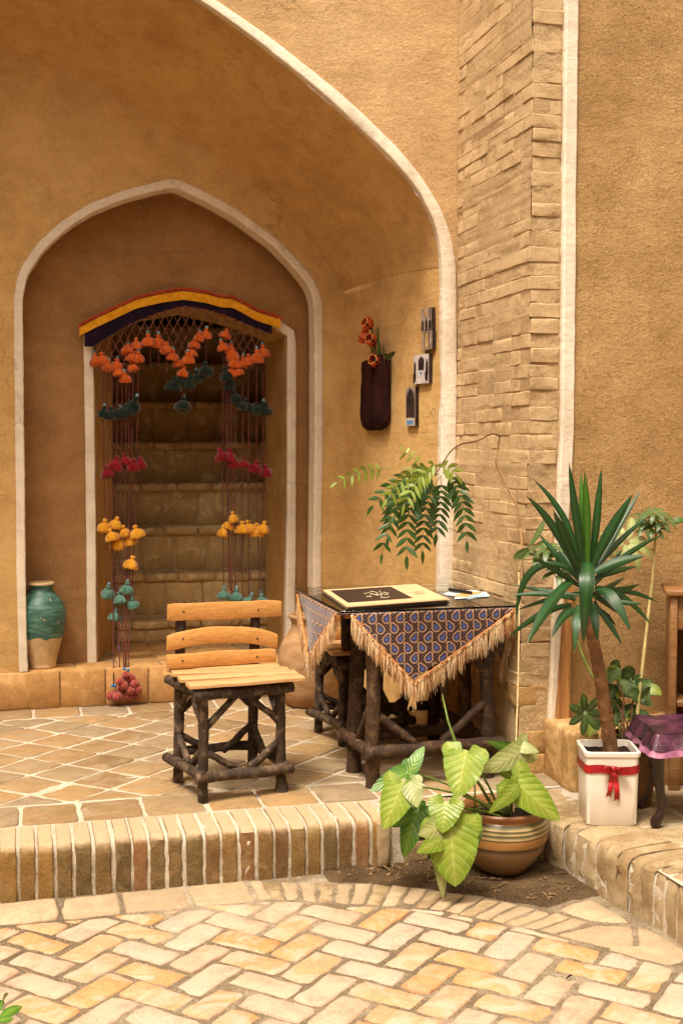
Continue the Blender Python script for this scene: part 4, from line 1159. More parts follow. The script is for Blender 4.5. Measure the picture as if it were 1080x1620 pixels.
# net of cords between the band and the zigzag of orange tassels
ZIG = [(150,560),(172,572),(198,588),(212,556),(218,536),(236,530),(252,534),(272,556),(290,582),(303,550),(326,520),(341,515),(356,520),(368,560),(374,574),(394,562),(418,550)]
mb = MB()
for fam in (-1, 1):
    for c in range(60, 520, 13):
        run = []
        for v in range(480, 592, 3):
            u = c + fam*(v-535)*.52
            ok = 150 < u < 420 and botn(u)-1 < v < interp(ZIG, u)
            if ok: run.append(H(u, v, -.004 + fam*.003))
            else:
                if len(run) > 1: mb.tube(run, .0027, 5)
                run = []
        if len(run) > 1: mb.tube(run, .0027, 5)
build('net', mb, M['w_net'], hang, 60)
def tassel_mesh(sd):
    r = random.Random(sd); ph = [r.uniform(-.26,.24) for _ in range(20)]
    mb = MB(); mb.lathe([(.006,.034),(.011,.030),(.012,.024),(.008,.019),(.009,.016),(.020,.010),(.028,.0),(.031,-.010),(.032,-.020),(.029,-.027),(.018,-.026),(.0,-.022)], (0,0,0), 20, .05, lambda k, z: ph[k]*(1.0 if z < .012 else .15))
    for k in range(90):
        a = r.uniform(0, 6.283); d = V3(math.cos(a), math.sin(a), 0); rr = r.uniform(.024,.032); z0 = r.uniform(-.012,.008); sd_ = V3(-d.y, d.x, 0)*.0016
        b = d*rr*.92 + V3(0,0,z0); e = d*(rr + r.uniform(.001,.008)) + V3(r.uniform(-.004,.004), r.uniform(-.004,.004), z0 - r.uniform(.014,.030))
        mb.add([b+sd_, b-sd_, e], [(0,1,2)])
    return mb
_tm = [tassel_mesh(i) for i in range(5)]; _mesh = {}
def tassel(u, v, mat, size=1.0, bead='bead', dy=0.0, squash=1.0):
    k = rnd.randrange(5); key = (k, mat)
    if key not in _mesh:
        o = build('tassel', _tm[k], M[mat], None, 180); _mesh[key] = o.data; bpy.data.objects.remove(o)
    o = bpy.data.objects.new('tassel', _mesh[key]); COL.objects.link(o); o.parent = hang
    o.location = H(u, v, dy) - hang.location; o.rotation_euler = (rnd.uniform(-.3,.3), rnd.uniform(-.35,.35), rnd.uniform(0,6)); s = size*rnd.uniform(.92,1.25); o.scale = (s, s, s*squash*rnd.uniform(.9,1.1))
    if bead:
        bm_ = 'beadmesh_'+bead
        if bm_ not in _mesh:
            mb = MB(); mb.ball((0,0,.040), .0085, 8, 6); b = build('bead', mb, M[bead], None, 180); _mesh[bm_] = b.data; bpy.data.objects.remove(b)
        b = bpy.data.objects.new('bead', _mesh[bm_]); COL.objects.link(b); b.parent = o
    return o
ORANGE = [(152,569),(162,567),(171,579),(185,576),(188,587),(198,597),(210,580),(211,564),(219,564),(202,553),(216,544),(235,538),(251,540),(264,551),(273,562),(282,573),(290,589),(297,567),(302,557),(308,543),(315,533),(326,528),(357,528),(352,547),(365,552),(367,560),(371,573),(383,573),(393,569),(406,564),(416,556),(367,587),(376,587)]
GREEN = [(165,652),(175,655),(187,653),(196,650),(212,640),(206,646),(290,640),(275,608),(283,602),(300,603),(312,596),(325,585),(363,607),(358,592),(372,628),(383,640),(392,643),(405,647),(416,645),(421,648)]
RED = [(170,747),(184,733),(198,728),(210,735),(222,732),(350,720),(362,721),(370,732),(386,733),(404,739),(420,745)]
YEL = [(166,832),(184,827),(177,847),(187,858),(196,840),(216,842),(205,854),(208,891),(369,818),(361,830),(352,841),(383,835),(393,834),(406,839),(417,835)]
TEAL = [(171,936),(201,930),(190,947),(210,954),(182,974),(354,940),(374,942),(394,950),(414,950)]
for i, (u, v) in enumerate(ORANGE): tassel(u, v, 'w_orange', .98, 'bead' if i % 3 != 1 else None, -.012*(i % 3))
for i, (u, v) in enumerate(GREEN): tassel(u, v, 'w_green', 1.05, 'bead' if i % 2 == 0 else None, -.010*(i % 2))
for i, (u, v) in enumerate(RED): tassel(u, v, 'w_red', 1.1, None, -.012*(i % 2))
for i, (u, v) in enumerate(YEL): tassel(u, v, 'w_yellow', 1.05, None, -.014*(i % 3))
for i, (u, v) in enumerate(TEAL): tassel(u, v, 'w_teal', 1.05, 'bead', -.012*(i % 2))
for i, (u, v) in enumerate([(180,1099),(174,1101),(186,1102),(200,1076),(213,1082),(206,1093),(192,1091),(218,1091),(196,1084),(207,1072),(203,1101),(190,1078),(212,1098),(199,1068)]):
    mb = MB(); c = H(u, v, -.20 - .02*(i % 3)); rr = rnd.uniform(.024,.031); rp = random.Random(i)
    mb.ball(c, rr*.8, 12, 8, 1, 1, 1, .3)
    for k in range(70):
        d = V3(rp.gauss(0,1), rp.gauss(0,1), rp.gauss(0,1)).normalized(); sd_ = d.orthogonal().normalized()*.0028
        mb.add([c+d*rr*.6+sd_, c+d*rr*.6-sd_, c+d*rr*rp.uniform(1.0,1.2)+d.orthogonal()*.003], [(0,1,2)])
    build('pompom', mb, M['w_rose'], hang, 180)
for (u, v) in ((178,1085),(182,1085),(197,1058),(203,1060),(189,1025)):
    mb = MB(); mb.ball(H(u, v, -.20 if v > 1030 else -.03), .009, 8, 6); build('bead', mb, M['bead_b'], hang, 180)
def cords(us, v0, v1, name='cord'):
    for i, (u, ua, ub, a, b) in enumerate(us):
        pts = []
        n = 16
        for k in range(n+1):
            t = k/n; vv = lerp(a, b, t); uu = lerp(lerp(u, ua, min(1,t*2)), ub, max(0, t*2-1)) + 1.1*nz(t*4, i, u)
            pts.append(H(uu, vv, -.004*(i % 3) - (.19*max(0, (vv-960)/120) if vv > 960 else 0)))
        mb = MB(); mb.tube(pts, .0031, 5, .25, i); build(name, mb, M['w_cord'], hang, 180)
TEAL += []
cords([(162,165,169,570,925),(171,172,182,580,960),(178,178,180,585,1085),(186,184,190,590,1060),(194,190,196,598,1058),(200,198,200,598,1060),(211,207,203,565,1060),(219,216,209,565,945),(205,204,198,600,1058)], 0, 0)
cords([(353,352,354,560,930),(362,361,362,560,930),(366,367,367,590,1020),(372,372,372,590,935),(384,383,384,575,1000),(393,393,394,575,945),(406,405,412,568,950),(416,416,414,560,945),(357,358,365,545,935)], 0, 0)
for (u, a, b) in ((238,545,582),(251,548,580),(264,560,592),(326,538,578),(290,596,630),(308,555,590)): cords([(u,u,u,a,b)], 0, 0)

# ------------------------------------------------------------------ wall pocket, paper tulips and small pictures on the side wall
M['felt_bag'] = simple('dark_felt', srgb(34,18,18), srgb(62,30,28), 14, .95, .6, .004, .1, (1,1,.4))
bagc = atSide(601, 622, .03); sdir = V3(2.026-1.812, YF-YB, 0).normalized()      # towards the viewer
zt = atSide(600, 568).z; zb = atSide(600, 681).z; hw = (atSide(622,620)-atSide(581,620)).length/2
mb = MB(); rows = []
for j in range(19):
    t = j/18; z = lerp(zb, zt, t); w = hw*(1.0 - .10*t)*(min(1, .80+1.6*t) if t < .13 else 1); dep = .034*(min(1, .45+3*t)); row = []
    if j == 0: w *= .7; dep *= .5
    for k in range(20):
        th = 2*math.pi*k/20; ca, sa = math.cos(th), math.sin(th)
        ex = math.copysign(abs(ca)**.55, ca)*w; ey = math.copysign(abs(sa)**.75, sa)*dep
        top_ = .020*ex/hw if j == 18 else 0
        p = bagc + sdir*(ex + .012*(t-.5)) + SWN*(ey + .006*nz(ca*2, sa*2, t*5)); row.append(V3(p.x, p.y, z + top_))
    rows.append(row)
rows.append([V3(*(bagc.xy + (Vector(p.xy)-bagc.xy)*.80), p.z-.002) for p in rows[-1]]); rows.append([V3(p.x,p.y,p.z-.06) for p in rows[-1]])
o = len(mb.v)
for r_ in rows: mb.v += [tuple(p) for p in r_]
for i in range(len(rows)-1):
    for k in range(20): mb.f.append((o+i*20+k, o+i*20+(k+1)%20, o+(i+1)*20+(k+1)%20, o+(i+1)*20+k))
mb.f.append(tuple(o+k for k in reversed(range(20)))); mb.f.append(tuple(o+(len(rows)-1)*20+k for k in range(20)))
tag(build('wall_pocket', mb, M['felt_bag'], None, 60), 'dark felt pocket hanging on the porch side wall holding paper tulips', 'pocket')
M['tulip'] = simple('red_orange_paper', srgb(170,56,28), srgb(222,112,52), 30, .6, .2, .002); M['tulip_in'] = simple('tulip_heart', srgb(26,10,12), srgb(60,20,18), 30, .8)
M['tulip_edge'] = simple('pale_petal_edge', srgb(226,150,84), srgb(240,180,110), 30, .6); M['stem'] = simple('green_paper_stem', srgb(52,72,32), srgb(86,104,50), 30, .7)
def leafgrid(mb, p0, p1, p2, width, prof, side, fold=.25, n=10, nw=4, curl=0.0, wave=0.0, sd=0):
    """one leaf blade along a bent midrib; adds UVs (x across, y along)"""
    p0, p1, p2 = Vector(p0), Vector(p1), Vector(p2); side = Vector(side); rows = []; uvs = []
    for i in range(n+1):
        t = i/n; c = p0*(1-t)**2 + p1*2*t*(1-t) + p2*t*t; tg = (p1-p0)*(1-t) + (p2-p1)*t
        tg = tg.normalized() if tg.length > 1e-6 else V3(0,0,1)
        s = (side - tg*side.dot(tg)); s = s.normalized() if s.length > 1e-5 else V3(1,0,0); nn = s.cross(tg)
        w = width*prof(t)*.5; row = []
        for k in range(nw+1):
            x = k/nw*2-1
            row.append(c + s*(x*w) + nn*(abs(x)*w*fold - curl*w*x*x) + nn*(wave*w*math.sin(t*14+x*3+sd)*abs(x)))
            uvs.append((k/nw, t))
        rows.append(row)
    o = mb.grid(rows)
    for i, q in enumerate(uvs): mb.uv[o+i] = q
def paper_tulip(u, v, label, stem_to, tiltdir):
    c = atSide(u, v, .055); root = thing('paper_tulip', c.to_tuple(), label, 'flower', 'paper tulips in the wall pocket')
    ax_ = (SWN*.75 + tiltdir + V3(0,0,.25)).normalized(); s1 = ax_.cross(V3(0,0,1)).normalized(); s2 = s1.cross(ax_)
    for k in range(6):
        a = k*math.pi/3 + (.0 if k % 2 else .1); d = s1*math.cos(a) + s2*math.sin(a); rr = .031 if k % 2 else .028
        mb = MB(); leafgrid(mb, c - ax_*.012, c + d*rr*1.25 + ax_*.006, c + d*rr*.82 + ax_*.044, .040, lambda t: math.sin(math.pi*min(1,t*.80+.12))**.7, d.cross(ax_), -.25, 7, 4)
        pt = build('petal', mb, M['tulip'], root, 180)
        mb = MB(); mb.tube([c + d*rr*.80 + ax_*.0445 + d.cross(ax_)*x for x in (-.012,0,.012)], .0022, 5); build('petal_edge', mb, M['tulip_edge'], pt, 180)
    mb = MB(); mb.ball(c + ax_*.006, .021, 10, 7); build('heart', mb, M['tulip_in'], root, 180)
    mb = MB(); e = Vector(stem_to); mb.tube([c - ax_*.01, (c+e)/2 + SWN*.0 + V3(0,0,.01), e], .0045, 6); build('stem', mb, M['stem'], root, 180)
bt = atSide(606, 590, .03)
paper_tulip(600, 515, 'topmost paper tulip above the wall pocket', bt, V3(-.2,-.2,.1)); paper_tulip(595, 535, 'orange paper tulip below the topmost, further back', bt, V3(-.4,.2,.1))
paper_tulip(605, 541, 'third paper tulip down, in front of the green leaf', bt, V3(.1,-.3,.1)); paper_tulip(610, 573, 'lowest paper tulip peeping over the rim of the pocket', bt, V3(.1,-.4,.0))
lv = thing('paper_leaf', bt.to_tuple(), 'green paper leaves sticking out of the wall pocket', 'leaf')
for (a, b, c, w) in (((611,590),(613,555),(614,519),.040),((616,582),(622,565),(622,548),.025),((618,572),(630,562),(641,557),.028)):
    mb = MB(); leafgrid(mb, atSide(*a,.03), atSide(*b,.05), atSide(*c,.06), w, lambda t: math.sin(math.pi*(t*.9+.08))**.6, sdir, .2, 8, 4); build('leaf', mb, M['stem'], lv, 180)
M['photo_grey'] = simple('photo_wall_print', srgb(118,102,92), srgb(176,160,146), 20, .35); M['photo_dark'] = simple('photo_dark_print', srgb(30,24,24), srgb(70,58,52), 18, .35)
M['photo_blue'] = simple('photo_blue_print', srgb(50,90,140), srgb(120,160,200), 60, .35); M['photo_white'] = simple('photo_white_print', srgb(176,168,168), srgb(206,198,194), 30, .35); M['photo_sand'] = simple('photo_sand_print', srgb(150,120,84), srgb(190,160,116), 18, .35)
M['frame_dark'] = simple('dark_board', srgb(34,20,16), srgb(54,34,28), 30, .5)
def picture(u0, v0, u1, v1, label, motifs, dv=0):
    a = atSide(u0, v1); W = (atSide(u1,(v0+v1)/2)-atSide(u0,(v0+v1)/2)).length; Ht = (atSide((u0+u1)/2,v0)-atSide((u0+u1)/2,v1)).z
    org = atSide((u0+u1)/2, (v0+v1)/2); root = thing('wall_picture', org.to_tuple(), label, 'picture', 'small pictures on the porch side wall')
    def q(x, y, out): return org + sdir*((x-.5)*W) + V3(0,0,(y-.5)*Ht) + SWN*out
    mb = MB(); mb.add([q(0,0,.002),q(1,0,.002),q(1,1,.002),q(0,1,.002),q(0,0,.020),q(1,0,.020),q(1,1,.020),q(0,1,.020)], [(0,3,2,1),(4,5,6,7),(0,1,5,4),(1,2,6,5),(2,3,7,6),(3,0,4,7)])
    mb.f = [tuple(reversed(f)) for f in mb.f]; build('board', mb, M['frame_dark'], root)
    for i, (nm, mat, pts) in enumerate(motifs):
        mb = MB(); mb.add([q(x,y,.0204+.0005*i) for x, y in pts], [tuple(range(len(pts)))]); build(nm, mb, M[mat], root)
def arch(x0, x1, y0, y1, pk=.3): return [(x0,y0),(x1,y0),(x1,y1-(y1-y0)*pk),(lerp(x0,x1,.75),y1-(y1-y0)*pk*.35),((x0+x1)/2,y1),(lerp(x0,x1,.25),y1-(y1-y0)*pk*.35),(x0,y1-(y1-y0)*pk)]
sq = lambda x0,y0,x1,y1: [(x0,y0),(x1,y0),(x1,y1),(x0,y1)]
picture(671,488,688.5,523,'upper picture of a grey arcade, highest on the side wall',[('print','photo_grey',sq(.0,.0,.97,1)),('window','photo_sand',arch(.35,.62,.62,.98)),('opening','photo_dark',arch(.06,.28,.02,.5)),('opening','photo_dark',arch(.38,.62,.0,.55)),('opening','photo_dark',arch(.72,.95,.05,.5)),('column','photo_dark',sq(.80,.55,.86,1))])
picture(673,524,689.5,553,'small doorway picture directly under the arcade picture',[('print','photo_grey',sq(0,0,.97,1)),('frame','photo_dark',sq(.2,.05,.7,.95)),('door','photo_sand',sq(.28,.08,.62,.9))])
picture(659,561,684,607,'picture of a pale courtyard arch with white path, middle of the group',[('print','photo_white',sq(0,0,.97,1)),('niche','photo_dark',arch(.32,.68,.46,.94)),('opening','photo_dark',arch(.03,.16,.3,.8)),('opening','photo_dark',arch(.80,.94,.30,.85)),('figure','frame_dark',sq(0,.04,.18,.36)),('figure','frame_dark',sq(.76,.10,.94,.40)),('path','photo_white',[(.12,.0),(.82,.0),(.7,.42),(.3,.42)]),('mark','photo_blue',sq(.44,.32,.58,.40))])
picture(647,613,663,674,'tall dark pointed doorway picture, lowest of the group',[('print','photo_grey',sq(0,0,.94,1)),('door','photo_dark',arch(.05,.86,.22,.99,.35)),('leaf_line','frame_dark',sq(.43,.22,.47,.85)),('tiles','photo_white',sq(.02,.01,.9,.20)),('water','photo_blue',sq(.12,.04,.78,.15))])
# ------------------------------------------------------------------ pots and plants
def leafmat(name, edge, mid, vein, nv=9.0, rough=.42, trans=.25, blotch=.0, stripe=0.0):
    t = NT(name); uv = t.uv(); n = t.n
    sx = n.new('ShaderNodeSeparateXYZ'); t.link(uv, sx.inputs[0])
    ac = t.math('ABSOLUTE', t.math('SUBTRACT', sx.outputs['X'], .5))           # 0 at the midrib
    col = t.ramp(t.math('MULTIPLY', ac, 2), [(0, mid), (1, edge)])
    ns = t.noise(t.obj(), 35, 4, .6); col = t.mix(.45, col, t.ramp(ns, [(.3,(.72,.76,.62)), (.6,(1.08,1.06,1.0))]), 'MULTIPLY')
    if blotch:
        b = t.noise(t.mapping(uv, (5, 9, 1)), 1.4, 4, .6, .8); col = t.mix(t.ramp(b, [(.60-.12*blotch,(0,0,0)), (.72,(blotch,)*3)]), col, vein)
    mr = t.ramp(ac, [(0,(1,1,1)), (.030,(0,0,0))])
    col = t.mix(t.math('MULTIPLY', mr, .55), col, vein)
    h = None
    if nv:
        ph = t.math('SINE', t.math('MULTIPLY', t.math('SUBTRACT', sx.outputs['Y'], t.math('MULTIPLY', ac, .55)), nv*6.283))
        lines = t.ramp(ph, [(.90,(0,0,0)), (1.0,(.5,.5,.5))]); col = t.mix(lines, col, vein); h = ph
    if stripe:
        ph = t.math('SINE', t.math('MULTIPLY', sx.outputs['X'], 75)); h = ph
        col = t.mix(.25, col, t.ramp(ph, [(0,(.8,.85,.8)), (1,(1.1,1.1,1.1))]), 'MULTIPLY')
        tipn = t.math('ADD', sx.outputs['Y'], t.math('MULTIPLY', t.noise(t.obj(), 60, 3), .10))
        col = t.mix(t.ramp(tipn, [(.99,(0,0,0)), (1.0,(.9,.9,.9))]), col, srgb(128,96,54))
    col = t.mix(1.0, col, t.ramp(t.rand(), [(0,(.80,.84,.78)), (1,(1.12,1.10,1.06))]), 'MULTIPLY')
    nrm = t.bump(h, .18, .004) if h is not None else None
    m = t.out(col, rough, nrm, .5)
    if trans:
        tl = n.new('ShaderNodeBsdfTranslucent'); t.link(col, tl.inputs['Color']); mx = n.new('ShaderNodeMixShader'); mx.inputs[0].default_value = trans
        t.link(t.b.outputs[0], mx.inputs[1]); t.link(tl.outputs[0], mx.inputs[2]); t.link(mx.outputs[0], n['Material Output'].inputs['Surface'])
    return m
M['lf_lime'] = leafmat('lime_arrow_leaf', srgb(112,144,36), srgb(152,172,70), srgb(196,202,124), 7, .36, .3, .35)
M['lf_pale'] = leafmat('cream_arrow_leaf', srgb(146,162,96), srgb(180,188,130), srgb(204,206,160), 7, .38, .3, .4)
M['lf_green'] = leafmat('green_arrow_leaf', srgb(64,112,36), srgb(104,146,52), srgb(160,184,96), 7, .36, .2, .15)
M['lf_yucca'] = leafmat('yucca_leaf', srgb(26,62,34), srgb(44,88,44), srgb(70,112,58), 0, .34, .12, 0, 1)
M['lf_yucca2'] = leafmat('young_yucca_leaf', srgb(48,96,30), srgb(78,128,38), srgb(100,142,52), 0, .36, .15, 0, 1)
M['lf_vine'] = leafmat('vine_leaflet', srgb(40,76,32), srgb(66,104,44), srgb(120,146,74), 0, .42, .25)
M['lf_vine2'] = leafmat('young_vine_leaflet', srgb(120,146,50), srgb(158,172,74), srgb(188,194,104), 0, .42, .3)
M['lf_sch'] = leafmat('umbrella_leaf', srgb(64,90,46), srgb(96,118,64), srgb(140,154,96), 0, .4, .2)
M['lf_ger'] = leafmat('shrub_leaf', srgb(62,92,52), srgb(96,124,66), srgb(150,164,104), 5, .5, .2, .2)
M['petiole'] = simple('green_petiole', srgb(84,108,44), srgb(124,144,66), 20, .5); M['stalk'] = simple('pale_stalk', srgb(150,140,84), srgb(186,172,112), 18, .6, .2, .002)
M['dry_stem'] = simple('dry_stem', srgb(150,116,76), srgb(196,160,112), 18, .8, .3, .002); M['brown_stem'] = simple('brown_stem', srgb(84,58,34), srgb(130,96,60), 18, .8, .4, .003)
M['soil'] = plaster('potting_soil', srgb(26,20,15), srgb(44,33,24), srgb(70,54,40), .4, .8, 2.2)
M['trunk'] = bark('yucca_trunk', srgb(82,58,38), srgb(124,90,58), srgb(166,128,86))
P_sword = lambda t: (.55 + .45*min(1, t*3.2))*max(0, 1-t)**.62*1.08 if t > .3 else (.55+.45*min(1,t*3.2))*(1-.30*t)
def P_sword(t): return min(.62+.9*t, 1.0)*(1 - max(0,(t-.35)/.65)**2.2)
def P_arrow(t): return (.55 + 2.2*t if t < .18 else max(0.0, math.cos((t-.18)/.82*math.pi/2))**.72*.98)
def P_heart(t): return max(0.0, math.sin(math.pi*(t*.86+.13)))**.85*(1.05 if t < .5 else 1.0)
def P_lance(t): return max(0.0, math.sin(math.pi*min(1, t*.93+.06)))**.85*(1.15-.3*t)
def P_obl(t): return max(.05, math.sin(math.pi*min(1,(t*.90+.09))))**.6*(.75+.3*t)

# white planter with red ribbon and the yucca
def rbox(mb, c, hx0, hx1, z0, z1, r, rot, n=5, inner=False):
    prof = []
    ca, sa = math.cos(rot), math.sin(rot); ring = []
    for q, (sx_, sy_) in enumerate(((1,1),(-1,1),(-1,-1),(1,-1))):
        for k in range(n+1):
            th = q*math.pi/2 + k/n*math.pi/2; ring.append((sx_, sy_, math.cos(th), math.sin(th)))
    rows = []
    for (z, h, rr) in ((z0, hx0-.004, r), (z0+.006, hx0, r), (lerp(z0,z1,.5), (hx0+hx1)/2, r), (z1-.02, hx1-.0005, r), (z1-.018, hx1+.004, r), (z1-.003, hx1+.005, r), (z1, hx1+.001, r), (z1-.001, hx1-.007, r*.8), (z1-.03, hx1-.009, r*.8)):
        row = []
        for (sx_, sy_, cx_, sy2) in ring:
            x = sx_*(h-rr) + cx_*rr; y = sy_*(h-rr) + sy2*rr
            row.append(V3(c.x + x*ca - y*sa, c.y + x*sa + y*ca, z))
        rows.append(row)
    o = len(mb.v); m = len(ring)
    for row in rows: mb.v += [tuple(p) for p in row]
    for i in range(len(rows)-1):
        for k in range(m): mb.f.append((o+i*m+k, o+i*m+(k+1)%m, o+(i+1)*m+(k+1)%m, o+(i+1)*m+k))
    mb.f.append(tuple(o+k for k in reversed(range(m))))
M['ceramic'] = simple('white_ceramic', srgb(222,214,200), srgb(232,226,214), 6, .28, .05, .002, .5)
M['ribbon'] = simple('red_satin', srgb(128,8,20), srgb(170,18,32), 12, .35, .2, .002, .5)
wp = V3(2.150, 4.225, .001)
planter = thing('white_planter', wp.to_tuple(), 'square white ceramic planter with red ribbon bow on the right platform', 'planter')
mb = MB(); rbox(mb, wp, .094, .100, .001, .280, .022, R(-16)); build('pot', mb, M['ceramic'], planter, 40)
mb = MB(); ca, sa = math.cos(R(-16)), math.sin(R(-16)); rows = []
for i in range(13):
    rows.append([V3(wp.x + x*ca - y*sa, wp.y + x*sa + y*ca, .255 + .006*nz(x,y,1,40) + .004*nz(x,y,2,90)) for x, y in [((k/12-.5)*.178, (i/12-.5)*.178) for k in range(13)]])
mb.grid(rows, flip=True); build('soil', mb, M['soil'], planter, 180)
mb = MB(); rows = []
for k in range(41):
    t = k/40*4; q = int(t) % 4; f = t - int(t); h = .1022
    x, y = [(-h+2*h*f,-h),(h,-h+2*h*f),(h-2*h*f,h),(-h,h-2*h*f)][q]
    d = math.hypot(x,y); lim = h*1.30; 
    if d > lim: x, y = x*lim/d, y*lim/d
    zz = .214 + .004*math.sin(k*.7); rows.append([V3(wp.x + x*ca - y*sa, wp.y + x*sa + y*ca, zz + dz_) for dz_ in (-.0155,-.006,.004,.0155)])
mb.grid(rows, flip=True); rb = build('ribbon', mb, M['ribbon'], planter, 60)
def RP(x, z, out=0.0): x *= .85; y = -.104 - out; return V3(wp.x + x*ca - y*sa, wp.y + x*sa + y*ca, z)
mb = MB(); knx = .0
mb.ball(RP(knx,.219,.008), .013, 10, 6, 1, .8, 1)
build('bow_knot', mb, M['ribbon'], planter, 180)
for i, (pts, w) in enumerate((([(0,.218),(-.030,.236),(-.050,.222),(-.028,.207),(0,.214)],.012),([(0,.218),(.034,.232),(.062,.213),(.034,.203),(0,.214)],.012),([(-.004,.212),(-.012,.17),(-.022,.112)],.017),([(.004,.212),(.012,.165),(.016,.098)],.018))):
    mb = MB(); rows = []; n = 14
    for k in range(n+1):
        t = k/n*(len(pts)-1); a = int(min(t, len(pts)-2)); f = t-a; x = lerp(pts[a][0],pts[a+1][0],f); z = lerp(pts[a][1],pts[a+1][1],f)
        out = (.010 + .016*math.sin(math.pi*k/n)) if i < 2 else (.010 + .006*math.sin(k*.8))
        if i < 2: rows.append([RP(x, z, out-w*.9), RP(x, z+.001, out), RP(x, z+.001, out+w*.5)])
        else: rows.append([RP(x-w*.62, z, out), RP(x-w*.1, z+(.012 if k == n else 0), out+.003), RP(x+w*.62, z, out)])
    mb.grid(rows); build('ribbon_loop' if i < 2 else 'ribbon_tail', mb, M['ribbon'], planter, 180)

yucca = thing('yucca_plant', (2.17, 4.24, .25), 'spiky sword leaved yucca with bare trunk growing from the white planter', 'plant')
YU = 4.235
tp = [atY(968,1215,YU), atY(962,1160,YU), atY(955,1110,YU), atY(947,1060,YU), atY(938,1015,YU), atY(931,980,YU), atY(929,945,YU), atY(929,910,YU)]
pts = []
for a, b in zip(tp, tp[1:]): pts += [a.lerp(b, k/12) for k in range(12)]
pts.append(tp[-1]); n = len(pts)
mb = MB(); mb.tube(pts, [lerp(.029,.021,min(1,i/53))*(.97+.09*((i*.37+.4*nz(i*.2,1,1)) % 1.0)) if i < 58 else lerp(.021,.012,(i-58)/(n-58)) for i in range(n)], 14, .14, 3); build('trunk', mb, M['trunk'], yucca, 180)
YL = [  # base, mid, tip (survey pixels), depth of mid and tip relative to the trunk, width in mm
 ((921,893),(908,810),(899,730),-.03,-.02,34,2),((925,893),(921,815),(918,745),-.01,.03,30,3),((928,893),(928,815),(924,743),-.03,-.05,34,3),((936,893),(945,815),(951,736),.0,.02,32,2),
 ((916,890),(898,805),(841,757),.05,.10,26,0),((918,915),(880,825),(830,783),-.02,.0,34,0),((917,905),(893,850),(874,805),-.09,-.14,36,0),
 ((939,905),(965,850),(1016,770),.06,.10,30,0),((938,893),(962,840),(1002,779),-.03,-.05,44,0),((940,925),(985,872),(1052,844),.02,.06,24,0),((940,905),(975,885),(1021,879),-.03,-.06,40,0),
 ((940,915),(970,902),(1008,896),.06,.12,26,0),((940,935),(975,940),(1014,923),.04,.08,28,0),((940,930),(985,930),(1031,991),.0,-.04,26,0),((941,932),(968,925),(998,1002),-.12,-.18,46,0),
 ((938,960),(955,970),(974,990),-.04,-.06,24,0),((929,888),(930,885),(921,1027),-.30,-.16,58,0),((918,955),(912,960),(907,1035),-.13,-.15,36,0),((936,955),(938,962),(945,1019),-.14,-.15,36,0),
 ((918,965),(893,955),(871,1012),-.10,-.14,36,0),((904,918),(868,945),(831,1024),-.16,-.24,44,0),((904,957),(855,962),(800,1012),-.05,-.02,28,0),((898,898),(820,870),(815,988),.06,.10,30,0),
 ((914,942),(860,935),(809,924),.06,.12,20,0),((910,948),(850,932),(806,944),.03,.10,22,0),((918,938),(870,945),(815,966),.10,.14,20,0),((940,950),(952,978),(967,973),.05,.08,20,0),
 ((935,900),(950,870),(966,838),.07,.10,34,0),((922,925),(905,890),(880,868),.09,.14,28,0),((938,945),(960,930),(990,912),.10,.16,24,0),((936,940),(960,952),(985,975),.10,.16,26,0),
 ((920,930),(885,905),(838,880),-.06,-.10,24,0),((940,945),(975,955),(1018,955),-.05,-.09,24,0),((938,955),(965,985),(984,1022),-.06,-.1,22,0),((918,920),(880,880),(850,842),.04,.10,24,0),((938,905),(968,860),(1030,812),.08,.14,24,0),((940,938),(990,925),(1044,955),.03,.05,22,0),
 ((929,940),(925,930),(905,885),.10,.12,34,0),((938,920),(958,905),(985,868),.07,.12,28,0)]
for i, (b, m_, t_, dm, dt, w, kind) in enumerate(YL):
    p0 = atY(*b, YU + dm*.12); p1 = atY(*m_, YU+dm); p2 = atY(*t_, YU+dt)
    ax_ = (p2-p0); vd = (p0 - C0).normalized(); sd_ = ax_.cross(vd).normalized()
    sd_ = (sd_ + vd*rnd.uniform(-.35,.35)*(0 if i == 16 else 1)).normalized()
    mb = MB(); leafgrid(mb, p0, p1, p2, w*.00098, P_sword, sd_, .30, 14, 4)
    build('leaf', mb, M['lf_yucca2'] if kind == 3 else M['lf_yucca'], yucca, 180)

# striped clay pot with the arrow-leaved plant
def stripepot():
    t = NT('striped_pot_glaze'); p = t.obj(); sx = t.n.new('ShaderNodeSeparateXYZ'); t.link(p, sx.inputs[0])
    z = t.math('ADD', sx.outputs['Z'], t.math('MULTIPLY', t.math('SUBTRACT', t.noise(p, 9, 3), .5), .006)); zn = t.math('DIVIDE', z, .25)
    g, d, o, c, b = srgb(104,104,66), srgb(62,46,34), srgb(164,120,68), srgb(190,168,122), srgb(138,106,74)
    col = t.ramp(zn, [(0,srgb(124,98,72)),(.40,srgb(150,122,90)),(.475,d),(.50,o),(.60,o),(.63,d),(.645,c),(.68,g),(.70,d),(.715,c),(.745,g),(.76,d),(.775,c),(.81,g),(.84,d),(.86,o),(.90,srgb(146,100,60)),(1,srgb(126,86,52))])
    col = t.mix(.4, col, t.ramp(t.noise(p, 24, 5, .65), [(.3,(.7,.68,.64)),(.6,(1.05,1.05,1.05))]), 'MULTIPLY')
    return t.out(col, .38, t.bump(t.noise(t.mapping(p,(.3,.3,6)), 14, 3), .3, .003), .5)
M['stripe'] = stripepot()
pb_ = V3(1.752, 4.285, ZC+.012)
cpot = thing('clay_pot', pb_.to_tuple(), 'round clay pot with brown and green stripes standing in the soil corner', 'pot')
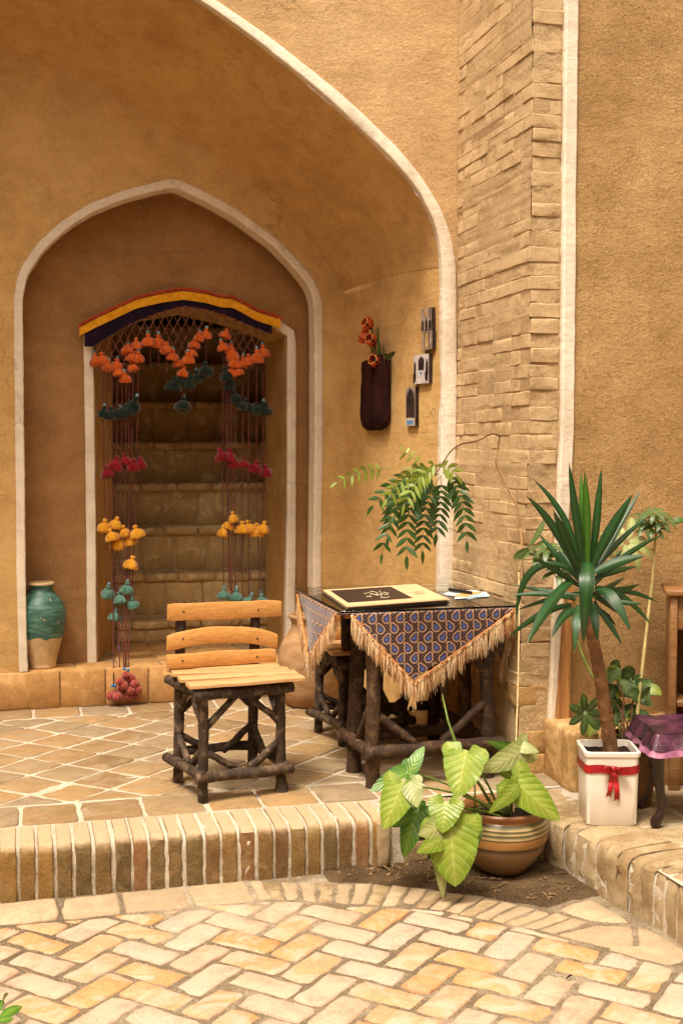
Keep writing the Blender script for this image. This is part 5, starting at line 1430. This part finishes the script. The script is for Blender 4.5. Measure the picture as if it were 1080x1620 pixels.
mb = MB(); mb.lathe([(0,.0),(.078,.0),(.090,.008),(.125,.045),(.152,.088),(.166,.128),(.169,.158),(.166,.185),(.158,.205),(.150,.214),(.152,.220),(.159,.228),(.160,.238),(.153,.244),(.143,.240),(.136,.225),(.134,.19)], pb_, 48, .008); build('body', mb, M['stripe'], cpot, 50)
mb = MB(); mb.lathe([(.135,.200),(.10,.206),(.05,.210),(.0,.212)], pb_, 24, .05); build('soil', mb, M['soil'], cpot, 180)
syn = thing('arrowhead_plant', (1.75,4.28,.02), 'lime green arrow leaved plant spreading over the striped clay pot', 'plant')
SL = [  # attachment, tip, width mm, depth at attachment / tip, material, roll
 ((735,1193),(722,1264),152,-.10,-.18,'lf_lime',.1),((713,1310),(720,1403),190,-.22,-.26,'lf_lime',.0),((705,1272),(700,1318),120,-.20,-.24,'lf_lime',-.2),((634,1243),(606,1313),122,-.12,-.18,'lf_lime',.15),
 ((648,1222),(671,1180),62,-.06,-.03,'lf_green',.4),((646,1222),(585,1252),84,-.05,-.08,'lf_green',-.3),((815,1236),(885,1298),130,-.10,-.20,'lf_lime',-.1),((816,1243),(772,1286),66,-.12,-.17,'lf_lime',.4),
 ((828,1186),(756,1221),98,-.02,-.08,'lf_pale',.3),((815,1184),(770,1172),50,.0,.05,'lf_green',.5),((820,1181),(852,1190),52,-.02,-.05,'lf_pale',.5),((702,1303),(661,1321),88,-.20,-.24,'lf_pale',.2),
 ((712,1318),(658,1349),84,-.20,-.26,'lf_lime',.2),((690,1338),(700,1422),62,-.18,-.22,'lf_pale',.5),((660,1284),(638,1358),92,-.08,-.12,'lf_green',-.2),((668,1284),(616,1308),62,-.06,-.10,'lf_green',.2),
 ((648,1238),(660,1278),84,-.12,-.18,'lf_pale',.2),((826,1232),(783,1217),50,-.04,-.06,'lf_lime',.6),((741,1300),(752,1345),88,-.21,-.25,'lf_lime',.35),((676,1300),(690,1272),60,-.05,-.02,'lf_green',.4)]
root0 = V3(1.75, 4.28, ZC+.22)
for i, (a, t_, w, da, dt, mat, roll) in enumerate(SL):
    YP = 4.26; A = atY(*a, YP+da); T = atY(*t_, YP+dt); ax_ = T-A; vd = (A-C0).normalized(); sd_ = ax_.cross(vd).normalized(); sd_ = (sd_ + vd*roll).normalized()
    nrm_ = sd_.cross(ax_.normalized())
    if nrm_.dot(vd) > 0: nrm_ = -nrm_
    mid = A.lerp(T,.45) + nrm_*ax_.length*.16
    mb = MB(); leafgrid(mb, A - ax_*.10, mid, T, w*.001, P_arrow, sd_, -.12 if sd_.cross(ax_).dot(vd) < 0 else .12, 14, 8, .10, .04, i)
    # two small back lobes
    for sgn in (-1, 1):
        leafgrid(mb, A + ax_*.06 + sd_*sgn*w*.00012, A - ax_*.07 + sd_*sgn*w*.00042 + nrm_*.003, A - ax_*.20 + sd_*sgn*w*.00046, w*.00052, P_heart, sd_, .05, 6, 4)
    lo = build('leaf', mb, M[mat], syn, 180)
    if a in ((735,1193),(713,1310),(634,1243),(815,1236),(828,1186),(648,1222),(660,1284),(816,1243),(820,1181),(702,1303)):
        b = root0 + V3(rnd.uniform(-.05,.05), rnd.uniform(-.05,.04), 0); c = b.lerp(A,.5) + V3(0,-.02,.05+.02*rnd.random())
        mb = MB(); mb.tube([b*(1-t)**2 + c*2*t*(1-t) + A*t*t for t in [k/10 for k in range(11)]], [lerp(.0055,.0032,k/10) for k in range(11)], 7); build('petiole', mb, M['petiole'], syn, 180)
mb = MB(); mb.tube([atY(699,1098,4.42), atY(708,1140,4.36), atY(722,1180,4.32), root0+V3(-.02,0,.0)], [.002,.0045,.006,.006], 7); build('petiole', mb, M['petiole'], syn, 180)
for (u, v, u2, v2) in ((757,1262,758,1310),(775,1255,772,1305),(784,1240,790,1300),(745,1185,752,1300)):
    mb = MB(); mb.tube([atY(u,v,4.24), atY((u+u2)/2+2,(v+v2)/2,4.25), atY(u2,v2,4.27)], [.0018,.003,.004], 6); build('petiole', mb, M['petiole'], syn, 180)

# string, climbing stem and hanging vine
M['string'] = simple('jute_string', srgb(190,158,112), srgb(222,194,150), 60, .9, .4, .001, .1)
mb = MB(); SP = [(811,1312,4.27),(815,1200,4.40),(819,1080,4.60),(821,960,4.77),(820,905,4.82)]
pts = [atY(u,v,y) for u, v, y in SP]; mb.tube(pts, .0032, 6)
tag(build('support_string', mb, M['string'], None, 180), 'pale string running from the striped pot up along the brick pier', 'string')
vine = thing('hanging_vine', tuple(atY(700,740,4.62)), 'feathery leaved vine hanging in the air above the table', 'vine')
def pathtube(pts, r0, r1, n=6, sub=5, mat='dry_stem', name='stem', par=None):
    pp = []
    for a, b in zip(pts, pts[1:]): pp += [Vector(a).lerp(Vector(b), k/sub) for k in range(sub)]
    pp.append(Vector(pts[-1]))
    for _ in range(2): pp = [pp[0]] + [(pp[i-1]+pp[i]*2+pp[i+1])/4 for i in range(1,len(pp)-1)] + [pp[-1]]
    mb = MB(); m = len(pp); mb.tube(pp, [lerp(r0,r1,i/(m-1))*(1+.12*nz(i*.5,3,r0*900)) for i in range(m)], n); return build(name, mb, M[mat], par, 180)
pathtube([atY(820,905,4.80),atY(826,880,4.80),atY(823,835,4.82),atY(818,800,4.82),atY(800,770,4.82),atY(783,735,4.83),atY(786,712,4.84),atY(790,690,4.82)], .0045, .0036, par=vine)
pathtube([atY(790,690,4.82),atY(778,685,4.78),atY(752,699,4.72),atY(728,702,4.68),atY(712,714,4.65),atY(698,735,4.62),atY(688,752,4.60)], .0038, .0026, mat='brown_stem', par=vine)
for (a, b) in (((783,712),(779,728)),((790,700),(797,716)),((783,730),(791,742)),((795,760),(812,742)),((806,780),(792,765))):
    pathtube([atY(*a,4.82), atY((a[0]+b[0])/2+2,(a[1]+b[1])/2,4.81), atY(*b,4.80)], .0016, .0009, par=vine, name='twig')
VF = [((690,745),(622,748),(604,876),.0,13,.062,'lf_vine'),((694,750),(640,765),(643,880),-.05,13,.070,'lf_vine'),((697,752),(668,790),(668,872),.05,11,.066,'lf_vine'),((700,748),(735,762),(738,856),-.03,11,.066,'lf_vine'),
      ((688,746),(640,738),(590,800),.07,9,.06,'lf_vine'),((686,742),(650,735),(612,790),-.08,9,.058,'lf_vine2'),((690,744),(660,742),(640,800),-.10,8,.058,'lf_vine2'),
      ((615,742),(580,738),(533,764),.10,7,.050,'lf_vine2'),((668,735),(645,720),(638,712),.10,4,.042,'lf_vine2'),((695,740),(710,735),(722,752),-.04,4,.055,'lf_vine2'),((690,742),(690,728),(676,742),-.05,3,.055,'lf_vine2'),((697,752),(700,790),(690,845),.08,9,.064,'lf_vine'),
      ((688,748),(630,760),(614,850),.10,10,.060,'lf_vine'),((690,748),(665,760),(625,815),-.05,9,.064,'lf_vine')]
for i, (b, m_, t_, dy, nl, ll, mat) in enumerate(VF):
    Y = 4.62+dy; p0, p1, p2 = atY(*b,4.62+dy*.2), atY(*m_,Y), atY(*t_,Y); mb = MB()
    q = lambda t: p0*(1-t)**2 + p1*2*t*(1-t) + p2*t*t
    for k in range(nl):
        t = .20 + .80*k/(nl-1) if nl > 1 else 1; c = q(t); tg = (q(min(1,t+.03))-q(t-.03)).normalized(); vd = (c-C0).normalized(); s = tg.cross(vd).normalized()
        for sg in ((-1,1) if k < nl-1 else (0,)):
            L = .86*ll*(1.0 - .35*abs(t-.5))*rnd.uniform(.85,1.1)
            d = (s*sg*.95 + tg*.45 + vd*rnd.uniform(-.5,.3) + V3(0,0,-.25)) if sg else tg
            d = d.normalized(); bend = V3(0,0,-.22*L); e = c + d*L + bend
            w_ = d.cross(vd).normalized() + vd*rnd.uniform(-.5,.5)
            leafgrid(mb, c, c+d*L*.5+V3(0,0,.05*L), e, L*.34, P_lance, w_, .25, 5, 2)
    mb2 = MB(); mb2.tube([q(t/10) for t in range(11)], [lerp(.0018,.0007,t/10) for t in range(11)], 5)
    fo = build('frond', mb, M[mat], vine, 180); build('rachis', mb2, M['petiole'], fo, 180)
if True:
    pathtube([atY(688,748,4.62),atY(655,742,4.68),atY(615,742,4.72)], .0016, .0012, mat='petiole', par=vine)

# umbrella plant in a dark pot behind the white planter, with a low shrub
dp = V3(2.335, 4.40, .001)
M['dark_pot'] = simple('brown_plastic_pot', srgb(88,62,40), srgb(122,90,60), 9, .6, .1, .002, .3)
dpot = thing('brown_pot', dp.to_tuple(), 'brown pot with dark soil half hidden behind the white planter', 'pot')
mb = MB(); mb.lathe([(0,0),(.082,0),(.086,.01),(.104,.20),(.108,.245),(.112,.25),(.113,.268),(.106,.270),(.100,.262),(.098,.23)], dp, 28); build('body', mb, M['dark_pot'], dpot, 50)
mb = MB(); mb.lathe([(.10,.24),(.05,.247),(0,.25)], dp, 20, .04); build('soil', mb, M['soil'], dpot, 180)
sch = thing('umbrella_plant', (2.335,4.40,.25), 'tall thin umbrella plant with leaf whorls rising beside the yucca', 'plant')
s0 = dp + V3(0,0,.24)
pathtube([s0+V3(.02,0,0), atY(1008,1120,4.45), atY(1016,1050,4.52), atY(1026,960,4.58), atY(1031,920,4.60), atY(1034,870,4.62), atY(1038,835,4.62)], .0085, .0055, 8, mat='stalk', par=sch)
pathtube([s0+V3(-.03,0,0), atY(965,1100,4.52), atY(935,1070,4.58), atY(908,1005,4.64), atY(893,940,4.68), atY(884,905,4.68)], .0050, .0034, 7, mat='petiole', par=sch)
pathtube([atY(893,940,4.68), atY(872,900,4.70), atY(856,872,4.70)], .0034, .0022, 6, mat='petiole', par=sch)
pathtube([atY(1034,870,4.62), atY(1020,868,4.60), atY(1000,866,4.58)], .003, .0018, 6, mat='petiole', par=sch)
def whorl(u, v, Y, nl, L, mat, tiltv, pale=False, par=sch, prof=P_obl, wr=.34):
    c = atY(u, v, Y); up_ = Vector(tiltv).normalized(); s1 = up_.cross(V3(0,1,.1)).normalized(); s2 = up_.cross(s1)
    for k in range(nl):
        a = 2*math.pi*(k+.3*rnd.random())/nl; d = (s1*math.cos(a)+s2*math.sin(a)); l = L*rnd.uniform(.8,1.1)
        mb = MB(); leafgrid(mb, c + d*l*.12, c + d*l*.6 + up_*l*.18, c + d*l - up_*l*rnd.uniform(.10,.35), l*wr, prof, d.cross(up_), .2, 6, 2)
        build('leaf', mb, M[mat], par, 180)
for (u, v, L) in ((1035,812,.075),(1024,822,.085),(1045,824,.08),(1034,836,.08),(1015,835,.07)): whorl(u, v, 4.60+rnd.uniform(-.04,.04), 8, L, 'lf_sch', (rnd.uniform(-.3,.3),-.45,1))
whorl(990, 858, 4.58, 8, .115, 'lf_pale', (-.1,-.9,.5)); whorl(972, 880, 4.60, 7, .08, 'lf_pale', (0,-.8,.5))
for (u, v, L) in ((866,868,.085),(884,872,.085),(850,880,.08),(876,884,.085),(888,905,.085),(900,880,.07)): whorl(u, v, 4.68+rnd.uniform(-.04,.04), 8, L, 'lf_sch', (rnd.uniform(-.3,.3),-.4,1))
pathtube([atY(830,872,4.76), atY(846,852,4.74), atY(856,832,4.74)], .004, .002, 6, mat='petiole', par=sch)
for (a, m_, b) in (((838,862),(850,845),(861,822)),((836,868),(820,876),(812,884)),((1060,828),(1070,822),(1082,822))):
    mb = MB(); leafgrid(mb, atY(*a,4.72), atY(*m_,4.70), atY(*b,4.70), .034, P_obl, V3(.3,.2,1), .2, 6, 2); build('leaf', mb, M['lf_sch'], sch, 180)
shrub = thing('leafy_shrub', tuple(s0), 'low leafy shrub between the yucca trunk and the stool', 'plant')
for (u, v) in ((920,1128),(940,1140),(968,1060),(985,1080),(1000,1078),(1010,1105),(990,1118),(972,1130),(1002,1140),(962,1098),(1015,1085),(978,1100)):
    e = atY(u, v, 4.50+rnd.uniform(-.05,.06)); pathtube([s0 + V3(rnd.uniform(-.05,.03),rnd.uniform(-.03,.03),-.005), (s0+e)/2+V3(rnd.uniform(-.03,.03),0,.03), e], .0035, .0018, 6, mat='brown_stem', par=shrub)
    for k in range(5):
        a = rnd.uniform(0,6.28); d = V3(math.cos(a), -.45+rnd.uniform(-.3,.3), math.sin(a)*.8).normalized(); l = rnd.uniform(.045,.075)
        b = e + V3(rnd.uniform(-.02,.02), rnd.uniform(-.02,.02), rnd.uniform(-.02,.02))
        mb = MB(); leafgrid(mb, b, b+d*l*.5+V3(0,-.006,.012), b+d*l+V3(0,0,-.010), l*.85, P_heart, d.cross(V3(0,-1,.5)).normalized(), .15, 6, 4); build('leaf', mb, M['lf_ger'] if rnd.random() < .7 else M['lf_vine2'], shrub, 180)
for k in range(7):
    a = k/7*6.28; c = atY(925,1128,4.42); d = V3(math.cos(a), -.2, math.sin(a)); mb = MB()
    leafgrid(mb, c+d*.008, c+d*.045+V3(0,-.012,0), c+d*.085, .038, P_obl, d.cross(V3(0,1,0)), .2, 6, 2); build('leaf', mb, M['lf_ger'], shrub, 180)
pathtube([s0, atY(950,1150,4.44), atY(928,1132,4.43)], .003, .002, 6, mat='petiole', par=shrub)

# small plant at the lower left corner
corner = thing('seedling', (-.075,3.44,ZC), 'small green seedling at the lower left corner of the brick court', 'plant')
for (a, b, w) in (((0,1612),(36,1592),.034),((-4,1600),(14,1572),.030),((-6,1618),(22,1612),.032),((-10,1600),(8,1586),.03)):
    A, B = atZ(a[0],a[1],ZC+.05), atZ(b[0],b[1],ZC+.045)
    mb = MB(); leafgrid(mb, A, (A+B)/2+V3(0,0,.012), B, w, P_heart, V3(.3,1,.1), .15, 7, 4); build('leaf', mb, M['lf_green'], corner, 180)
    pathtube([V3(-.075,3.44,ZC-.01), (V3(-.075,3.44,ZC)+A)/2+V3(0,0,.015), A], .0025, .0015, 5, mat='petiole', par=corner)

# ------------------------------------------------------------------ stool with purple cloth, wooden cabinet
M['ebony'] = simple('dark_varnished_wood', srgb(28,18,14), srgb(52,34,26), 9, .32, .1, .002, .5, (1,1,.2))
def sequin():
    t = NT('purple_sequin_brocade'); p = t.obj()
    n1 = t.noise(p, 9, 5, .65, .6); vo = t.n.new('ShaderNodeTexVoronoi'); vo.inputs['Scale'].default_value = 190; t.link(p, vo.inputs['Vector'])
    col = t.ramp(n1, [(.32, srgb(24,12,22)), (.5, srgb(70,34,56)), (.68, srgb(112,64,90))])
    gl = t.math('MULTIPLY', t.math('LESS_THAN', vo.outputs['Distance'], .20), t.math('GREATER_THAN', t.noise(p, 60, 2), .56))
    col = t.mix(gl, col, srgb(230,196,170)); t.link(t.math('MULTIPLY', gl, .7), t.b.inputs['Metallic'])
    return t.out(col, .36, t.bump(n1, .4, .006), .5)
M['sequin'] = sequin(); M['pink_hem'] = simple('mauve_satin_hem', srgb(134,78,112), srgb(176,116,146), 20, .4, .2, .002, .5)
st = V3(2.44, 4.22, 0)
stool = thing('low_stool', st.to_tuple(), 'low dark wooden stool with curved legs at the right edge', 'stool')
for (x, y, sx_, sy_) in ((2.288,4.09,-1,-1),(2.575,4.04,1,-1),(2.352,4.325,-1,1),(2.63,4.28,1,1)):
    pp = [(.012,0,.345,.040),(-.006,.0,.30,.037),(-.012,0,.25,.031),(-.004,.0,.19,.023),(.008,.0,.13,.0165),(.016,0,.08,.015),(.008,0,.045,.018),(-.010,0,.018,.022),(-.012,0,.002,.018)]
    mb = MB(); mb.tube([V3(x-sx_*-1*0 + (-sx_)*a*1.0, y + (-sy_)*b, z) for a, b, z, r in pp], [r for *_, r in pp], 10); build('leg', mb, M['ebony'], stool, 60)
mb = MB(); c4 = [V3(2.262,4.06,0),V3(2.60,4.005,0),V3(2.66,4.30,0),V3(2.335,4.355,0)]
mb.add([V3(p.x,p.y,z) for z in (.312,.352) for p in c4], [(0,3,2,1),(4,5,6,7),(0,1,5,4),(1,2,6,5),(2,3,7,6),(3,0,4,7)]); build('seat', mb, M['ebony'], stool)
scl = thing('purple_cloth', (2.44,4.22,.35), 'purple sequinned cloth with mauve hem draped over the low stool', 'cloth')
cen = (c4[0]+c4[1]+c4[2]+c4[3])/4
def drape(z0, z1, name, mat, outer0, outer1):
    mb = MB(); rows = []; N = 80
    for i in range(N):
        t = i/N*4; q = int(t); f = t-q; a, b = c4[q], c4[(q+1)%4]; p = a.lerp(b,f); n_ = (p-cen).normalized(); fl = .007*math.sin(i*1.05)+.005*math.sin(i*.43)
        row = []
        for k in range(5):
            s = k/4; z = lerp(z0,z1,s) - .004*math.sin(i*.6); row.append(V3(p.x,p.y,0) + n_*(lerp(outer0,outer1,s)+fl*s) + V3(0,0,z))
        rows.append(row)
    mb.grid(rows, closed_u=True, flip=True); return build(name, mb, mat, scl, 180)
drape(.357, .300, 'side', M['sequin'], .004, .030); drape(.2995, .276, 'hem', M['pink_hem'], .0305, .038)
mb = MB(); rows = []
for i in range(13):
    rows.append([V3(*(c4[0].lerp(c4[1],k/12)).lerp(c4[3].lerp(c4[2],k/12), i/12).xy, .357+.004*nz(k*.5,i*.5,2)) + ((c4[0].lerp(c4[1],k/12)).lerp(c4[3].lerp(c4[2],k/12), i/12)-cen).normalized()*.006 for k in range(13)])
mb.grid(rows, flip=True); build('top', mb, M['sequin'], scl, 180)
M['cab'] = planks('old_cabinet_wood', srgb(104,72,42), srgb(136,98,60), srgb(166,126,82))
cab = thing('wooden_cabinet', (2.55,4.33,0), 'open wooden shelf cabinet behind the stool at the right edge', 'cabinet')
for nm, a, b in (('side_panel',(2.535,4.33,.24),(2.565,4.60,.80)),('side_panel',(3.10,4.33,.24),(3.13,4.60,.80)),('top_board',(2.515,4.315,.80),(3.15,4.61,.825)),('shelf',(2.566,4.34,.345),(3.099,4.598,.37)),('back_panel',(2.566,4.585,.24),(3.099,4.598,.80)),('leg',(2.54,4.34,0),(2.585,4.385,.24)),('leg',(2.54,4.55,0),(2.585,4.595,.24)),('leg',(3.08,4.34,0),(3.125,4.385,.24)),('leg',(3.08,4.55,0),(3.125,4.595,.24)),('apron',(2.586,4.35,.17),(3.08,4.37,.24)),('front_brace',(2.5655,4.345,.66),(2.68,4.36,.80))):
    h = [(q-p)/2 for p, q in zip(a,b)]; c = [(q+p)/2 for p, q in zip(a,b)]; build(nm, rblock(c, h, .004, .0015, a[0]*7, 3), M['cab'], cab, 50)
cab.location = (2.575,4.50,0); cab.rotation_euler.z = R(-26)
M['maroon'] = simple('maroon_fabric', srgb(60,14,20), srgb(96,26,32), 12, .9, .4, .004)
mb = MB(); mb.ball((2.765,4.545,.455), .095, 20, 12, .95, .9, .82, .25)
tag(build('maroon_cushion', mb, M['maroon'], None, 180), 'rolled maroon fabric lying inside the wooden cabinet', 'fabric')
